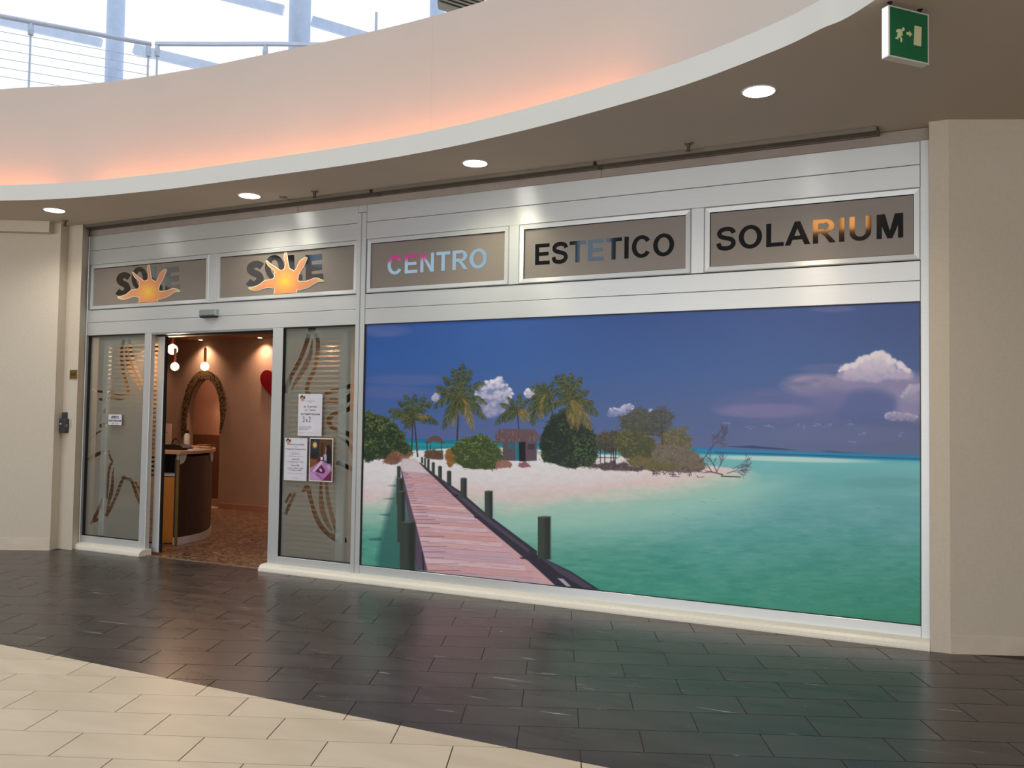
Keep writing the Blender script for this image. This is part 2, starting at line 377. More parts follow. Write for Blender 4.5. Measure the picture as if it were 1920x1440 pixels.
# assumed upper storey opposite, added for its reflections in the glazing
up = empty('wall_opposite', (-5, -17, 4.9), 'assumed upper storey facade across the atrium', kind='structure')
M_updark = mat('dark_facade', rgb(52, 50, 52), .7)
for x0, x1, z0, z1 in ((-12.6, 6, 4.9, 10.5), (-25, -16.7, 4.9, 10.5), (-16.7, -12.6, 7.3, 10.5)):
    B().box(x0, x1, -17.3, -17, z0, z1).build('facade_panel', M_updark, up)
M_mag = emis('magenta_sign', (.75, .04, .28, 1), 3.0); M_amb = emis('amber_panel_glow', (1, .42, .12, 1), 4.0)  # unseen glows, placed so they tint the reflections in CENTRO and SOLARIUM
M_bw = emis('bright_panel_glow', (.55, .80, 1, 1), 2.8); M_bw2 = emis('dim_panel_glow', (.5, .75, 1, 1), .9)  # added glow panels that brighten the reflections in the lettering
B().box(-16.7, -12.8, -16.96, -16.9, 5.4, 6.56).build('reflection_panel', M_bw, up); B().box(-15.0, -12.8, -16.96, -16.9, 6.56, 7.1).build('reflection_panel', M_bw, up)
B().box(-19.8, -18.5, -16.96, -16.9, 6.0, 7.2).build('reflection_panel', M_bw2, up); B().box(-9.9, -8.9, -16.96, -16.9, 5.4, 7.1).build('reflection_panel', M_bw2, up)
o = B().box(-16.7, -15.05, -16.96, -16.9, 6.58, 7.1).build('reflected_glow', M_mag, None, label='unseen magenta sign glow, placed for its reflection in CENTRO', cat='sign')
for x0, x1 in ((-3.4, -2.75), (-2.65, -2.0)):
    o = B().box(x0, x1, -16.96, -16.9, 6.5, 7.1).build('reflected_glow', M_amb, None, label='unseen amber glow panel added for its reflection in SOLARIUM, '+('left one' if x0 < -3 else 'right one'), cat='sign')

# ================================================================== FLOOR
fl = empty('floor', (0, 0, 0), 'paved mall floor, dark slate strip and cream paving', kind='structure')
B().box(-18, 9, -20, 4.6, -.06, -.004).build('screed', M_grout, fl)
a_ = math.radians(23.7); TL = .2993
u_ = np.array([math.cos(a_), math.sin(a_)])*TL; v_ = np.array([math.sin(a_), -math.cos(a_)])*TL
O_ = np.array([-3.571, -3.192]); af = math.radians(24.3)
# anchor: lattice point (c=2.4, r=0) of the first fit
O_ = O_+(np.array([math.cos(af), math.sin(af)])*2.4+np.array([math.sin(af), -math.cos(af)])*(-.06))*TL-u_*2.4
def clip(poly, n, d):
    out = []
    for i in range(len(poly)):
        p, q = poly[i], poly[(i+1) % len(poly)]; a = p[0]*n[0]+p[1]*n[1]-d; b = q[0]*n[0]+q[1]*n[1]-d
        if a <= 0: out.append(p)
        if a*b < 0: t = a/(a-b); out.append((p[0]+t*(q[0]-p[0]), p[1]+t*(q[1]-p[1])))
    return out
def area(p): return .5*abs(sum(p[i][0]*p[(i+1) % len(p)][1]-p[(i+1) % len(p)][0]*p[i][1] for i in range(len(p))))
tiles = []; g = .0027
for r in range(-26, 40):
    for k in range(-22, 30):
        c0 = (.4 if r % 2 == 0 else 1.4)+2*k
        P0 = [O_+u_*(c0+g/TL)+v_*(r+g/TL), O_+u_*(c0+2-g/TL)+v_*(r+g/TL), O_+u_*(c0+2-g/TL)+v_*(r+1-g/TL), O_+u_*(c0+g/TL)+v_*(r+1-g/TL)]
        P0 = [tuple(q) for q in P0]
        cx, cy = np.mean(P0, axis=0)
        if cx < -14 or cx > 7 or cy < -14 or cy > 3: continue
        for light_ in (0, 1):
            q = clip(P0, (0, 1), -3.081) if light_ else clip(P0, (0, -1), 3.079)
            if not light_:
                q = clip(q, (0, 1), -.03) if q else q
                if q: q = clip(q, (-dL.y, dL.x), (-dL.y*WL.x+dL.x*WL.y)+.02) if cx < -9.0 else q
                if q: q = clip(q, (-dR.y, dR.x), (-dR.y*WR.x+dR.x*WR.y)+.02) if cx > 0 else q
            if len(q) < 3 or area(q) < 4e-4: continue
            pp = []
            front = True
            for x, y in q:
                dz = (x-CP.x)*CF.x+(y-CP.y)*CF.y-CP.z*CF.z
                if dz < .5: front = False; break
                pp.append(prj(x, y, 0))
            ar = 0
            if front:
                for n, d in (((1, 0), 1920), ((-1, 0), 0), ((0, 1), 1440), ((0, -1), 0)):
                    if len(pp) > 2: pp = clip(pp, n, d)
                ar = area(pp) if len(pp) > 2 else 0
            tiles.append((ar, light_, q))
tiles.sort(key=lambda t: -t[0])
def tile_geo(b, q):
    c = .0015; n = len(q); cx = sum(p[0] for p in q)/n; cy = sum(p[1] for p in q)/n
    ins = []
    for x, y in q:
        L_ = math.hypot(x-cx, y-cy) or 1; ins.append((x-(x-cx)/L_*c, y-(y-cy)/L_*c))
    V = [(x, y, -.01) for x, y in q]+[(x, y, -.0008) for x, y in q]+[(x, y, 0) for x, y in ins]
    Fc = [tuple(range(2*n, 3*n))]
    for i in range(n):
        j = (i+1) % n; Fc += [(i, j, n+j, n+i), (n+i, n+j, 2*n+j, 2*n+i)]
    b.add(V, Fc)
def orient(q):
    s = sum(q[i][0]*q[(i+1) % len(q)][1]-q[(i+1) % len(q)][0]*q[i][1] for i in range(len(q)))
    return q if s > 0 else q[::-1]
rest_b = [B(), B()]; cnt = 0
for ar, li, q in tiles:
    q = orient(q)
    if ar > 12 and cnt < 300:
        b = B(); tile_geo(b, q); b.build('tile', M_cream if li else M_slate, fl); cnt += 1
    else: tile_geo(rest_b[li], q)
rest_b[0].build('slate_tile_field', M_slate, fl, kind='stuff'); rest_b[1].build('cream_tile_field', M_cream, fl, kind='stuff')

# ================================================================== SHOPFRONT
wf = empty('wall_front', (-4.6, 0, 0), 'white aluminium shopfront framing', kind='structure')
JN = .003
def panel(x0, x1, z0, z1, name='fascia_panel', y0=0., y1=.05, m=None, c=.003): B().cbox(x0+JN/2, x1-JN/2, y0, y1, z0+JN/2, z1-JN/2, c).build(name, m or M_alu, wf)
XL, XM0, XM1, XR = -8.946, -5.142, -5.042, -.233
B().box(-8.98, -.18, .052, .06, 2.4, HC).build('backing_board', M_gask, wf)
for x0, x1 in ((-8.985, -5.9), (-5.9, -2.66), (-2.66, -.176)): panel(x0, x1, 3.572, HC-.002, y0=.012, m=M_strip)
for x0, x1 in ((XL, XM0), (XM1, XR)):
    panel(x0, x1, 3.402, 3.572); panel(x0, x1, 3.236, 3.402)
    panel(x0, x1, 2.570, 2.713, 'header_panel'); panel(x0, x1, 2.421, 2.570, 'header_panel')
panel(XM0, XM1, 3.500, 3.572)
def mull(x0, x1, z0, z1, y0=-.008, y1=.12, name='mullion'): B().cbox(x0, x1, y0, y1, z0, z1, .004).build(name, M_alu, wf)
mull(-8.985, XL, .06, 3.572); mull(XR, -.174, .06, 3.572)
mull(XM0, -5.098, .06, 3.497, -.012); mull(-5.096, XM1, .06, 3.497, -.006)
# stiles around the entrance
mull(-8.002, -7.9, .0, 2.421, -.002, .055, 'door_jamb'); mull(-6.17, -6.037, .0, 2.421, -.002, .085, 'door_jamb')
B().box(-7.9, -6.17, .0, .22, 2.405, 2.425).build('door_head', M_alu2, wf)
B().box(-7.897, -6.172, .085, .20, 2.392, 2.405).build('door_track', M_gask, wf)
# bottom rails
for x0, x1 in ((-8.946, -8.002), (-6.037, XM0), (XM1, XR)): B().cbox(x0, x1, 0, .1, .05, .145, .003).build('bottom_rail', M_alu, wf)
# strips between the transom frames
for x0, x1 in ((-7.065, -6.953), (-3.505, -3.409), (-1.884, -1.782)): B().cbox(x0, x1, -.008, .05, 2.716, 3.236, .003).build('mullion', M_alu, wf)
# rounded marble sills
def sill(x0, x1, nm, lab):
    pr = [(-.105, 0), (-.105, .012), (-.098, .035), (-.08, .054), (-.055, .064), (-.02, .068), (.06, .068), (.06, 0)]
    V = [(x, y, z) for x in (x0, x1) for y, z in pr]; n = len(pr)
    Fc = [tuple(range(n)), tuple(range(2*n-1, n-1, -1))]+[(i, n+i, n+(i+1) % n, (i+1) % n) for i in range(n)]
    o = mk(nm, V, Fc, M_sill, None, kind='structure'); o['label'] = lab
sill(-8.93, -7.865, 'trim_2', 'short rounded cream marble sill left of the entrance')
sill(-6.19, -.176, 'trim_3', 'long rounded cream marble sill under the mural')

# transom windows -----------------------------------------------------------
def frame(x0, x1, z0, z1, w, parent, y=-.012, name='frame', yb=.05, m=None):
    """mitred frame, outer bevel rising to the front"""
    X = [(x0, z0), (x1, z0), (x1, z1), (x0, z1)]; xi = [(x0+w, z0+w), (x1-w, z0+w), (x1-w, z1-w), (x0+w, z1-w)]
    xm = [(x0+w*.18, z0+w*.18), (x1-w*.18, z0+w*.18), (x1-w*.18, z1-w*.18), (x0+w*.18, z1-w*.18)]
    V = [(a, yb, b) for a, b in X]+[(a, y+.007, b) for a, b in X]+[(a, y, b) for a, b in xm]+[(a, y+.004, b) for a, b in xi]+[(a, yb, b) for a, b in xi]
    Fc = []
    for i in range(4):
        j = (i+1) % 4
        for l in range(4): Fc.append((l*4+i, l*4+j, l*4+4+j, l*4+4+i))
    return mk(name, V, Fc, m or M_alu, parent)
M_glassfront = see_through('clear_glass', (.95, .97, .96, 1), 0, gloss=True)
panes = [(-8.858, -7.103), (-6.908, -5.177), (-4.983, -3.55), (-3.364, -1.929), (-1.737, -.275)]
wlab = ['frosted pane with black SOLE lettering and a sun, leftmost over the entrance', 'frosted pane with SOLE lettering and a sun, next to the tall middle mullion',
        'frosted pane lettered CENTRO over the mural', 'frosted pane lettered ESTETICO over the mural', 'frosted pane lettered SOLARIUM, nearest the right wall']
WIN = []
for i, (x0, x1) in enumerate(panes):
    w = empty('window_%d' % (i+1), ((x0+x1)/2, 0, 2.72), wlab[i], kind='structure'); WIN.append(w)
    frame(x0-.043, x1+.043, 2.76-.043, 3.191+.043, .043, w)
    B().box(x0-.001, x1+.001, .018, .02, 2.757, 3.194).build('gasket', M_gask, w)
    B().box(x0+.004, x1-.004, .008, .012, 2.765, 3.187).build('frosted_glass', M_film, w)
# big letters ---------------------------------------------------------------
def arc(cx, cy, rx, ry, a0, a1, n=22): return [(cx+rx*math.cos(math.radians(a0+(a1-a0)*t/n)), cy+ry*math.sin(math.radians(a0+(a1-a0)*t/n))) for t in range(n+1)]
def band(cx, cy, rx, ry, tx, ty, a0, a1):
    return arc(cx, cy, rx, ry, a0, a1)+arc(cx, cy, rx-tx, ry-ty, a1, a0)
def R_(x0, y0, x1, y1): return [(x0, y0), (x1, y0), (x1, y1), (x0, y1)]
GL = {
 'I': (278, [R_(70, 0, 214, 716)]),
 'E': (667, [R_(73, 0, 218, 716), R_(218, 595, 607, 716), R_(218, 304, 577, 425), R_(218, 0, 622, 121)]),
 'T': (611, [R_(21, 595, 590, 716), R_(233, 0, 378, 596)]),
 'L': (611, [R_(76, 0, 221, 716), R_(220, 0, 583, 121)]),
 'N': (722, [R_(74, 0, 208, 716), R_(513, 0, 647, 716), [(74, 716), (215, 716), (647, 0), (508, 0)]]),
 'M': (833, [R_(71, 0, 205, 716), R_(625, 0, 759, 716), [(71, 716), (287, 716), (470, 0), (350, 0)], [(543, 716), (759, 716), (480, 0), (360, 0)]]),
 'A': (722, [[(0, 0), (157, 0), (412, 640), (438, 716), (285, 716)], [(720, 0), (560, 0), (305, 640), (285, 716), (438, 716)], R_(190, 163, 520, 284)]),
 'R': (722, [R_(73, 0, 218, 716), R_(200, 595, 400, 716), R_(200, 299, 380, 418), band(395, 508, 270, 208, 150, 90, -90, 90), [(300, 300), (430, 330), (540, 210), (707, 0), (534, 0), (405, 192)]]),
 'O': (778, [band(388, 358, 345, 370, 150, 124, 0, 180), band(388, 358, 345, 370, 150, 124, 180, 360)]),
 'C': (722, [band(378, 358, 332, 370, 150, 124, 33, 180), band(378, 358, 332, 370, 150, 124, 180, 326)]),
 'U': (722, [R_(72, 260, 216, 716), R_(507, 260, 651, 716), band(361.5, 262, 289.5, 275, 145, 125, 180, 360)]),
 'S': (667, [stroke(smooth_pts([(555, 520), (500, 625), (335, 664), (180, 625), (118, 525), (170, 430), (330, 375), (490, 320), (550, 205), (480, 90), (330, 50), (150, 90), (95, 225)], 7), 136)]),
}
def letters(word, x0, x1, z0, z1, parent, y=.0055):
    tot = sum(GL[c][0] for c in word); lead = GL[word[0]][1]
    tot_w = tot-75-60; sx = (x1-x0)/tot_w; sz = (z1-z0)/716.; cx = x0-60*sx
    for c in word:
        adv, polys = GL[c]
        wallprint('letter', [[(cx+a*sx, z0+b*sz) for a, b in p] for p in polys], M_letter, parent, y=y, t=.002)
        cx += adv*sx
letters('CENTRO', -4.792, -3.738, 2.882, 3.058, WIN[2])
letters('ESTETICO', -3.262, -2.035, 2.876, 3.056, WIN[3])
letters('SOLARIUM', -1.68, -.345, 2.888, 3.066, WIN[4])
# SOLE logo with the sun ------------------------------------------------------
def P1(x, y): return fac(x/4.8, 380+y/4.8)
def tr(pts, k=5, closed=True): return [P1(*p) for p in smooth_pts(pts, k, closed)]
rays = [
 [(1300, 712), (1328, 692), (1336, 640), (1326, 600), (1337, 548), (1346, 590), (1352, 640), (1364, 690), (1392, 712), (1350, 740)],
 [(1250, 742), (1258, 715), (1235, 690), (1208, 664), (1192, 625), (1225, 655), (1262, 682), (1292, 704), (1320, 716), (1290, 760)],
 [(1360, 718), (1392, 716), (1418, 690), (1445, 630), (1494, 600), (1478, 650), (1455, 700), (1432, 738), (1424, 770), (1390, 760)],
 [(1252, 778), (1215, 784), (1180, 790), (1140, 822), (1100, 840), (1060, 846), (1080, 864), (1130, 866), (1180, 848), (1215, 843), (1244, 848), (1290, 830)],
 [(1405, 780), (1440, 800), (1490, 797), (1530, 780), (1565, 772), (1617, 796), (1575, 800), (1545, 818), (1500, 846), (1460, 858), (1425, 866), (1390, 830)]]
sun_r = 90
def sun_polys(grow=0):
    c = [(1335, 800)]; out = []
    b = [(1335+(92+grow)*math.cos(t), 800-(98+grow)*math.sin(t)) for t in np.radians(np.arange(-30, 211, 12))]
    b += [(1335-86-grow, 905), (1335+80+grow, 905)]; out.append([P1(*p) for p in b])
    for r in rays:
        s = smooth_pts(r, 5, True)
        if grow:
            q = np.array(s); t = np.roll(q, -1, 0)-np.roll(q, 1, 0); t /= np.maximum(1e-6, np.hypot(t[:, 0], t[:, 1]))[:, None]
            n = np.c_[t[:, 1], -t[:, 0]]; ar = sum(q[i][0]*q[(i+1) % len(q)][1]-q[(i+1) % len(q)][0]*q[i][1] for i in range(len(q)))
            s = [tuple(v) for v in q+n*(grow if ar > 0 else -grow)]
        out.append([P1(*p) for p in s])
    return out
def sun_mat(cx, cz, k):
    m = bpy.data.materials.new('sun_print'); m.use_nodes = True; N = m.node_tree.nodes; L = m.node_tree.links; p = N['Principled BSDF']
    g = N.new('ShaderNodeNewGeometry'); s = N.new('ShaderNodeVectorMath'); s.operation = 'SUBTRACT'; s.inputs[1].default_value = (cx, 0, cz)
    mu = N.new('ShaderNodeVectorMath'); mu.operation = 'MULTIPLY'; mu.inputs[1].default_value = (1/k, 0, 1.35/k)
    l = N.new('ShaderNodeVectorMath'); l.operation = 'LENGTH'; r = N.new('ShaderNodeValToRGB'); e = r.color_ramp.elements
    e[0].position = 0; e[0].color = rgb(238, 196, 70); e[1].position = 1; e[1].color = rgb(250, 240, 150)
    for ps, cc in ((.12, (232, 172, 80)), (.28, (224, 148, 92)), (.5, (212, 142, 98)), (.72, (214, 156, 108)), (.85, (222, 192, 112))):
        n = e.new(ps); n.color = rgb(*cc)
    L.new(g.outputs['Position'], s.inputs[0]); L.new(s.outputs[0], mu.inputs[0]); L.new(mu.outputs[0], l.inputs[0]); L.new(l.outputs['Value'], r.inputs[0]); L.new(r.outputs[0], p.inputs['Base Color'])
    p.inputs['Roughness'].default_value = .5; return m
M_white = mat('white_print', rgb(240, 235, 220), .5)
def soleS(): return stroke(smooth_pts([(1155, 665), (1110, 648), (1070, 672), (1072, 712), (1120, 738), (1152, 770), (1140, 812), (1095, 824), (1052, 812)], 6), 38)
sole = {
 'S': [stroke(smooth_pts([(1158, 672), (1125, 652), (1085, 662), (1071, 695), (1092, 722), (1130, 742), (1142, 780), (1118, 812), (1085, 818), (1052, 796)], 6), 55)],
 'O': [[(1252+(72 if a < 190 or 1 else 0)*math.cos(math.radians(a)), 680-102*math.sin(math.radians(a))) for a in range(0, 181, 9)]+[(1252+30*math.cos(math.radians(a)), 680-62*math.sin(math.radians(a))) for a in range(180, -1, -9)],
       [(1252+72*math.cos(math.radians(a)), 680-102*math.sin(math.radians(a))) for a in range(180, 361, 9)]+[(1252+30*math.cos(math.radians(a)), 680-62*math.sin(math.radians(a))) for a in range(360, 179, -9)]],
 'L': [[(1350, 582), (1398, 578), (1402, 790), (1360, 792)], [(1400, 742), (1457, 740), (1460, 785), (1400, 790)]],
 'E': [[(1482, 582), (1530, 580), (1525, 782), (1484, 784)], [(1528, 580), (1604, 571), (1606, 618), (1528, 628)], [(1528, 662), (1602, 654), (1604, 701), (1528, 712)], [(1526, 740), (1612, 732), (1614, 778), (1526, 784)]],
}
for wi, (cx, cz) in ((0, (-7.968, 2.883)), (1, (-6.025, 2.864))):
    b0 = P1(1335, 800); dx = cx-b0[0]; dz = 0
    sh = lambda polys: [[(a+dx, min(max(b+dz, 2.766), 3.186)) for a, b in p] for p in polys]
    for ch in 'SOLE': wallprint('letter', sh([[P1(*p) for p in q] for q in sole[ch]]), M_letter, WIN[wi], y=.0055, t=.002)
    wallprint('sun_outline', sh(sun_polys(4.5)), M_white, WIN[wi], y=.003, t=.002)
    wallprint('sun', sh(sun_polys()), sun_mat(cx, b0[1], .55), WIN[wi], y=.001, t=.002)

# entrance sensor -------------------------------------------------------------
sn = empty('motion_sensor', (-7.025, 0, 2.56), 'small grey door motion sensor above the sliding entrance', 'sensor')
B().cbox(-7.143, -6.909, -.06, 0, 2.572, 2.64, .012).build('housing', M_alu2, sn)
B().box(-7.13, -6.92, -.05, 0, 2.556, 2.574).build('lens', M_gask, sn)

# ------------------------------------------------------------------ sidelights
M_frost = see_through('sidelight_frost', rgb(164, 158, 148), .62, .5)
M_stripe = see_through('stripe_frost', rgb(214, 200, 182), .85, .5)
_n = M_stripe.node_tree; _p = _n.nodes['Principled BSDF']; _x = [q for q in _n.nodes if q.type == 'MIX_SHADER'][0]
_t = _n.nodes.new('ShaderNodeBsdfTranslucent'); _t.inputs[0].default_value = rgb(225, 205, 180); _a = _n.nodes.new('ShaderNodeMixShader'); _a.inputs[0].default_value = .55
_n.links.new(_p.outputs[0], _a.inputs[1]); _n.links.new(_t.outputs[0], _a.inputs[2]); _n.links.new(_a.outputs[0], _x.inputs[2])
def sq(o, s, ox, oy, pts, w0): # traced strokes: crop origin, scale, widths
    return None
def film_shape(x0, x1, z0, z1, strokes):
    V = []; Fc = []
    R0 = [(x0, z0), (x1, z0), (x1, z1), (x0, z1)]
    P, T = shape2d([R0], [])
    allp = [R0]+strokes
    V = []; Fc = []
    for p in allp:
        n = len(V); V += [Vector((float(a), float(b))) for a, b in p]; Fc.append(list(range(n, n+len(p))))
    vo, eo, fo, *_ = delaunay_2d_cdt(V, [], Fc, 1, 1e-6)
    P = np.array([(v.x, v.y) for v in vo]); cen = np.array([P[list(f)].mean(0) for f in fo])
    ok = (cen[:, 0] > x0) & (cen[:, 0] < x1) & (cen[:, 1] > z0) & (cen[:, 1] < z1)
    for p in strokes: ok &= ~inside(cen, p)
    T = [tuple(f) for f, k in zip(fo, ok) if k]; used = sorted({i for f in T for i in f}); mp = {i: k for k, i in enumerate(used)}
    return P[used], [tuple(mp[i] for i in f) for f in T]
def trace(ox, oy, s, pts, w):
    q = [(ox+x/s, oy+y/s) for x, y in pts]
    n0 = len(q); ws = np.interp(np.linspace(0, 1, (n0-1)*4+1), np.linspace(0, 1, n0), np.broadcast_to(np.asarray(w, float), (n0,)))
    return [fac(*p) for p in stroke(smooth_pts(q, 4), ws)]
L1 = lambda pts, w: trace(100, 600, 6, pts, w)
L2 = lambda pts, w: trace(100, 820, 6, pts, w)
left_str = [
 L1([(765, 222), (747, 270), (738, 320), (737, 420), (745, 520), (765, 625), (800, 730), (812, 790), (806, 832)], 6),
 L1([(788, 300), (790, 370), (800, 430), (820, 520), (862, 625), (905, 690), (950, 785)], [1, 4.5, 7, 9, 8, 6, 1.5]),
 L1([(818, 222), (828, 270), (840, 350), (872, 470), (915, 575), (960, 678), (1000, 790)], 6.2),
 L1([(828, 826), (760, 830), (690, 834), (620, 815), (545, 808), (470, 800), (400, 770)], 4.5),
 L1([(770, 872), (710, 888), (650, 872), (600, 880), (545, 895), (480, 890)], 4.5),
 L1([(555, 1000), (540, 1045)], 6), L1([(598, 1040), (600, 1100), (594, 1170)], [1, 4.5, 1]),
 L1([(560, 1165), (530, 1185), (488, 1190)], 7), L1([(540, 1238), (470, 1265), (420, 1310), (380, 1360)], [1, 3, 4, 3]),
 L2([(550, 165), (480, 185), (420, 215), (365, 260)], 7), L2([(588, 150), (605, 220), (635, 275)], 4),
 L2([(635, 275), (600, 340), (585, 430), (578, 560), (570, 700)], [4, 5, 5, 4, 2]),
 L2([(645, 345), (635, 430), (632, 540), (615, 640), (590, 740), (565, 860)], [1, 4, 6, 7, 5, 2]),
 L2([(775, 438), (740, 490), (712, 560), (680, 650), (640, 740), (600, 820), (560, 890)], 6),
 L2([(740, 440), (790, 470), (845, 492), (885, 590), (915, 680), (950, 760)], [4, 5, 6, 6, 6, 5]),
 L2([(890, 500), (920, 560), (962, 640)], [3, 5, 6]),
 L2([(520, 690), (490, 780), (440, 890), (385, 980)], [1, 5, 7, 2]), L2([(400, 960), (460, 930), (520, 905)], [2, 6, 6])]
R1 = lambda pts, w: trace(490, 600, 5.538, pts, w)
R2 = lambda pts, w: trace(490, 800, 5.143, pts, w)
right_str = [
 R1([(500, 78), (500, 125)], 14),
 R1([(466, 140), (450, 210), (420, 300), (385, 390), (330, 500), (275, 600), (238, 690), (225, 760)], 7.6),
 R1([(505, 200), (492, 290), (478, 370), (430, 480), (370, 580), (320, 660), (288, 730)], [1, 5, 8, 10.5, 8, 6, 1]),
 R1([(532, 140), (560, 210), (560, 300), (550, 400), (520, 520), (478, 610), (450, 690), (448, 745), (480, 765)], 7.4),
 R1([(635, 770), (690, 745), (760, 728), (830, 708), (880, 690), (975, 645)], 8),
 R1([(645, 848), (700, 835), (770, 840), (830, 840), (890, 805), (975, 742)], [3, 8, 10, 11, 13, 14]),
 R1([(975, 850), (910, 905), (850, 940), (760, 965), (700, 1000), (675, 1040), (700, 1105), (760, 1140), (840, 1165), (910, 1205), (970, 1260)], [10, 9, 8, 8, 9, 9, 8, 8, 8, 10, 12]),
 R1([(750, 1208), (790, 1222), (830, 1245), (880, 1280), (950, 1400)], [1, 2.5, 4, 6, 12]),
 R2([(700, 348), (755, 362), (810, 392), (885, 430)], 8),
 R2([(372, 628), (408, 592), (430, 605), (448, 690), (478, 800), (520, 910), (580, 1000), (650, 1065), (715, 1115)], [4, 9, 9, 7.5, 8, 9, 9, 8, 5]),
 R2([(550, 530), (550, 640), (556, 750), (575, 850), (615, 940), (655, 1010)], [4, 6.5, 10, 10, 8, 1.5]),
 R2([(606, 530), (612, 640), (628, 750), (655, 860), (685, 960), (712, 1060)], [6, 6.5, 8, 8, 8, 7]),
 R2([(790, 1075), (790, 1120)], [2, 4]),
 R2([(262, 640), (235, 690), (205, 740)], 5), R2([(300, 640), (255, 740), (205, 850)], 6.5),
 R2([(385, 620), (405, 575), (438, 582)], [2, 4, 3]), R2([(650, 1040), (690, 1055), (718, 1080)], [6, 6, 5])]
def sidelight(n, x0, x1, z0, strokes, lab):
    w = empty('window_%d' % n, ((x0+x1)/2, 0, z0), lab, kind='structure')
    for b in ((x0, x0+.006, z0, 2.42), (x1-.006, x1, z0, 2.42), (x0, x1, z0, z0+.006), (x0, x1, 2.412, 2.42)): B().box(b[0], b[1], .004, .05, b[2], b[3]).build('gasket', M_gask, w)
    B().box(x0+.004, x1-.004, .03, .036, z0+.004, 2.416).build('glass_pane', M_glassfront, w)
    P, T = film_shape(x0+.006, x1-.006, z0+.006, 2.412, strokes)
    mk('frosted_film', [(a, .038, b) for a, b in P], T, M_frost, w)
    return w
SL = sidelight(6, -8.916, -8.002, .145, left_str, 'tall frosted sidelight left of the entrance with clear sun rays')
SR = sidelight(7, -6.037, -5.142, .145, right_str, 'tall frosted sidelight right of the entrance with posters on it')
# sliding leaves parked behind the sidelights
def leaf(n, x0, x1, lab):
    d = empty('door_%d' % n, ((x0+x1)/2, .135, .02), lab, kind='structure')
    for a, b in ((x0, x0+.085), (x1-.10, x1)): B().cbox(a, b, .115, .16, .02, 2.40, .006).build('stile', M_alu, d)
    B().box(x0+.085, x1-.065, .12, .155, .02, .11).build('bottom_rail', M_alu, d); B().box(x0+.085, x1-.065, .12, .155, 2.32, 2.40).build('top_rail', M_alu, d)
    B().box(x0+.08, x1-.06, .136, .14, .11, 2.32).build('glass', M_glassfront, d)
    b = B(); z = .13
    while z < 2.3: b.box(x0+.086, x1-.066, .142, .1425, z, z+.030); z += .0492
    b.build('frosted_stripes', M_stripe, d)
    B().box(x1, x1+.012, .125, .16, .02, 2.40).build('rubber_seal', M_gask, d)
    return d
leaf(1, -8.80, -7.826, 'sliding glass door leaf pushed open to the left')
leaf(2, -6.14, -5.325, 'sliding glass door leaf pushed open to the right')

# ================================================================== MURAL
class Canvas:
    def __init__(s, x0, x1, z0, z1, step):
        cols = []; X = x0; mid = (z0+z1)/2
        px = np.array([prj(x, 0, mid)[0] for x in np.linspace(x0, x1, 400)]); xs = np.linspace(x0, x1, 400)
        n = int((px[-1]-px[0])/step); s.X = np.interp(np.linspace(px[0], px[-1], n), px, xs)
        h = int(560/step); s.Z = np.linspace(z1, z0, h); s.W, s.H = n, h
        gx, gz = np.meshgrid(s.X, s.Z); s.gx, s.gz = gx, gz
        s.x, s.y = prj(gx, 0., gz); s.C = np.zeros((h, n, 3)); s.pm = px; s.p0 = px[0]; s.st = (px[-1]-px[0])/n
    def win(s, a, b, c, d):
        j0 = int((a-s.p0-14)/s.st); j1 = int((b-s.p0+14)/s.st)+1
        j0 = max(0, j0); j1 = min(s.W, j1)
        if j1 <= j0: return None
        ya = s.y[:, j0]; yb = s.y[:, j1-1]
        i0 = min(np.searchsorted(ya, c-2), np.searchsorted(yb, c-2)); i1 = max(np.searchsorted(ya, d+2), np.searchsorted(yb, d+2))
        if i1 <= i0: return None
        return slice(i0, i1), slice(j0, j1)
    def mix(s, w, col, al):
        c = s.C[w]; c += (np.asarray(col, float)-c)*al[..., None]
    def poly(s, pts, col, al=1., soft=.8, tex=None):
        q = np.array(pts, float); w = s.win(q[:, 0].min()-soft*2, q[:, 0].max()+soft*2, q[:, 1].min()-soft*2, q[:, 1].max()+soft*2)
        if w is None: return
        x, y = s.x[w], s.y[w]; ins = np.zeros(x.shape, bool); D = np.full(x.shape, 1e9); j = len(q)-1
        for i in range(len(q)):
            a, b = q[i], q[j]; c = (a[1] > y) != (b[1] > y)
            if b[1] != a[1]: ins ^= c & (x < (b[0]-a[0])*(y-a[1])/(b[1]-a[1])+a[0])
            e = b-a; L2_ = (e@e) or 1e-9; t = np.clip(((x-a[0])*e[0]+(y-a[1])*e[1])/L2_, 0, 1)
            D = np.minimum(D, np.hypot(x-a[0]-t*e[0], y-a[1]-t*e[1])); j = i
        sd = np.where(ins, D, -D); A = np.clip(.5+sd/(2*soft), 0, 1)*al
        if tex is not None: A = A*tex[w]
        s.mix(w, col, A)
    def line(s, a, b, wd, col, al=1., w2=None):
        w2 = wd if w2 is None else w2; m = max(wd, w2)
        w = s.win(min(a[0], b[0])-m, max(a[0], b[0])+m, min(a[1], b[1])-m, max(a[1], b[1])+m)
        if w is None: return
        x, y = s.x[w], s.y[w]; ex, ey = b[0]-a[0], b[1]-a[1]; L_ = ex*ex+ey*ey or 1e-9
        t = np.clip(((x-a[0])*ex+(y-a[1])*ey)/L_, 0, 1); d = np.hypot(x-a[0]-t*ex, y-a[1]-t*ey)
        s.mix(w, col, np.clip((wd+(w2-wd)*t)/2+.5-d, 0, 1)*al)
    def blob(s, cx, cy, rx, ry, col, al=1., soft=.3):
        w = s.win(cx-rx*1.1, cx+rx*1.1, cy-ry*1.1, cy+ry*1.1)
        if w is None: return
        d = np.hypot((s.x[w]-cx)/rx, (s.y[w]-cy)/ry); s.mix(w, col, np.clip((1-d)/soft, 0, 1)*al)
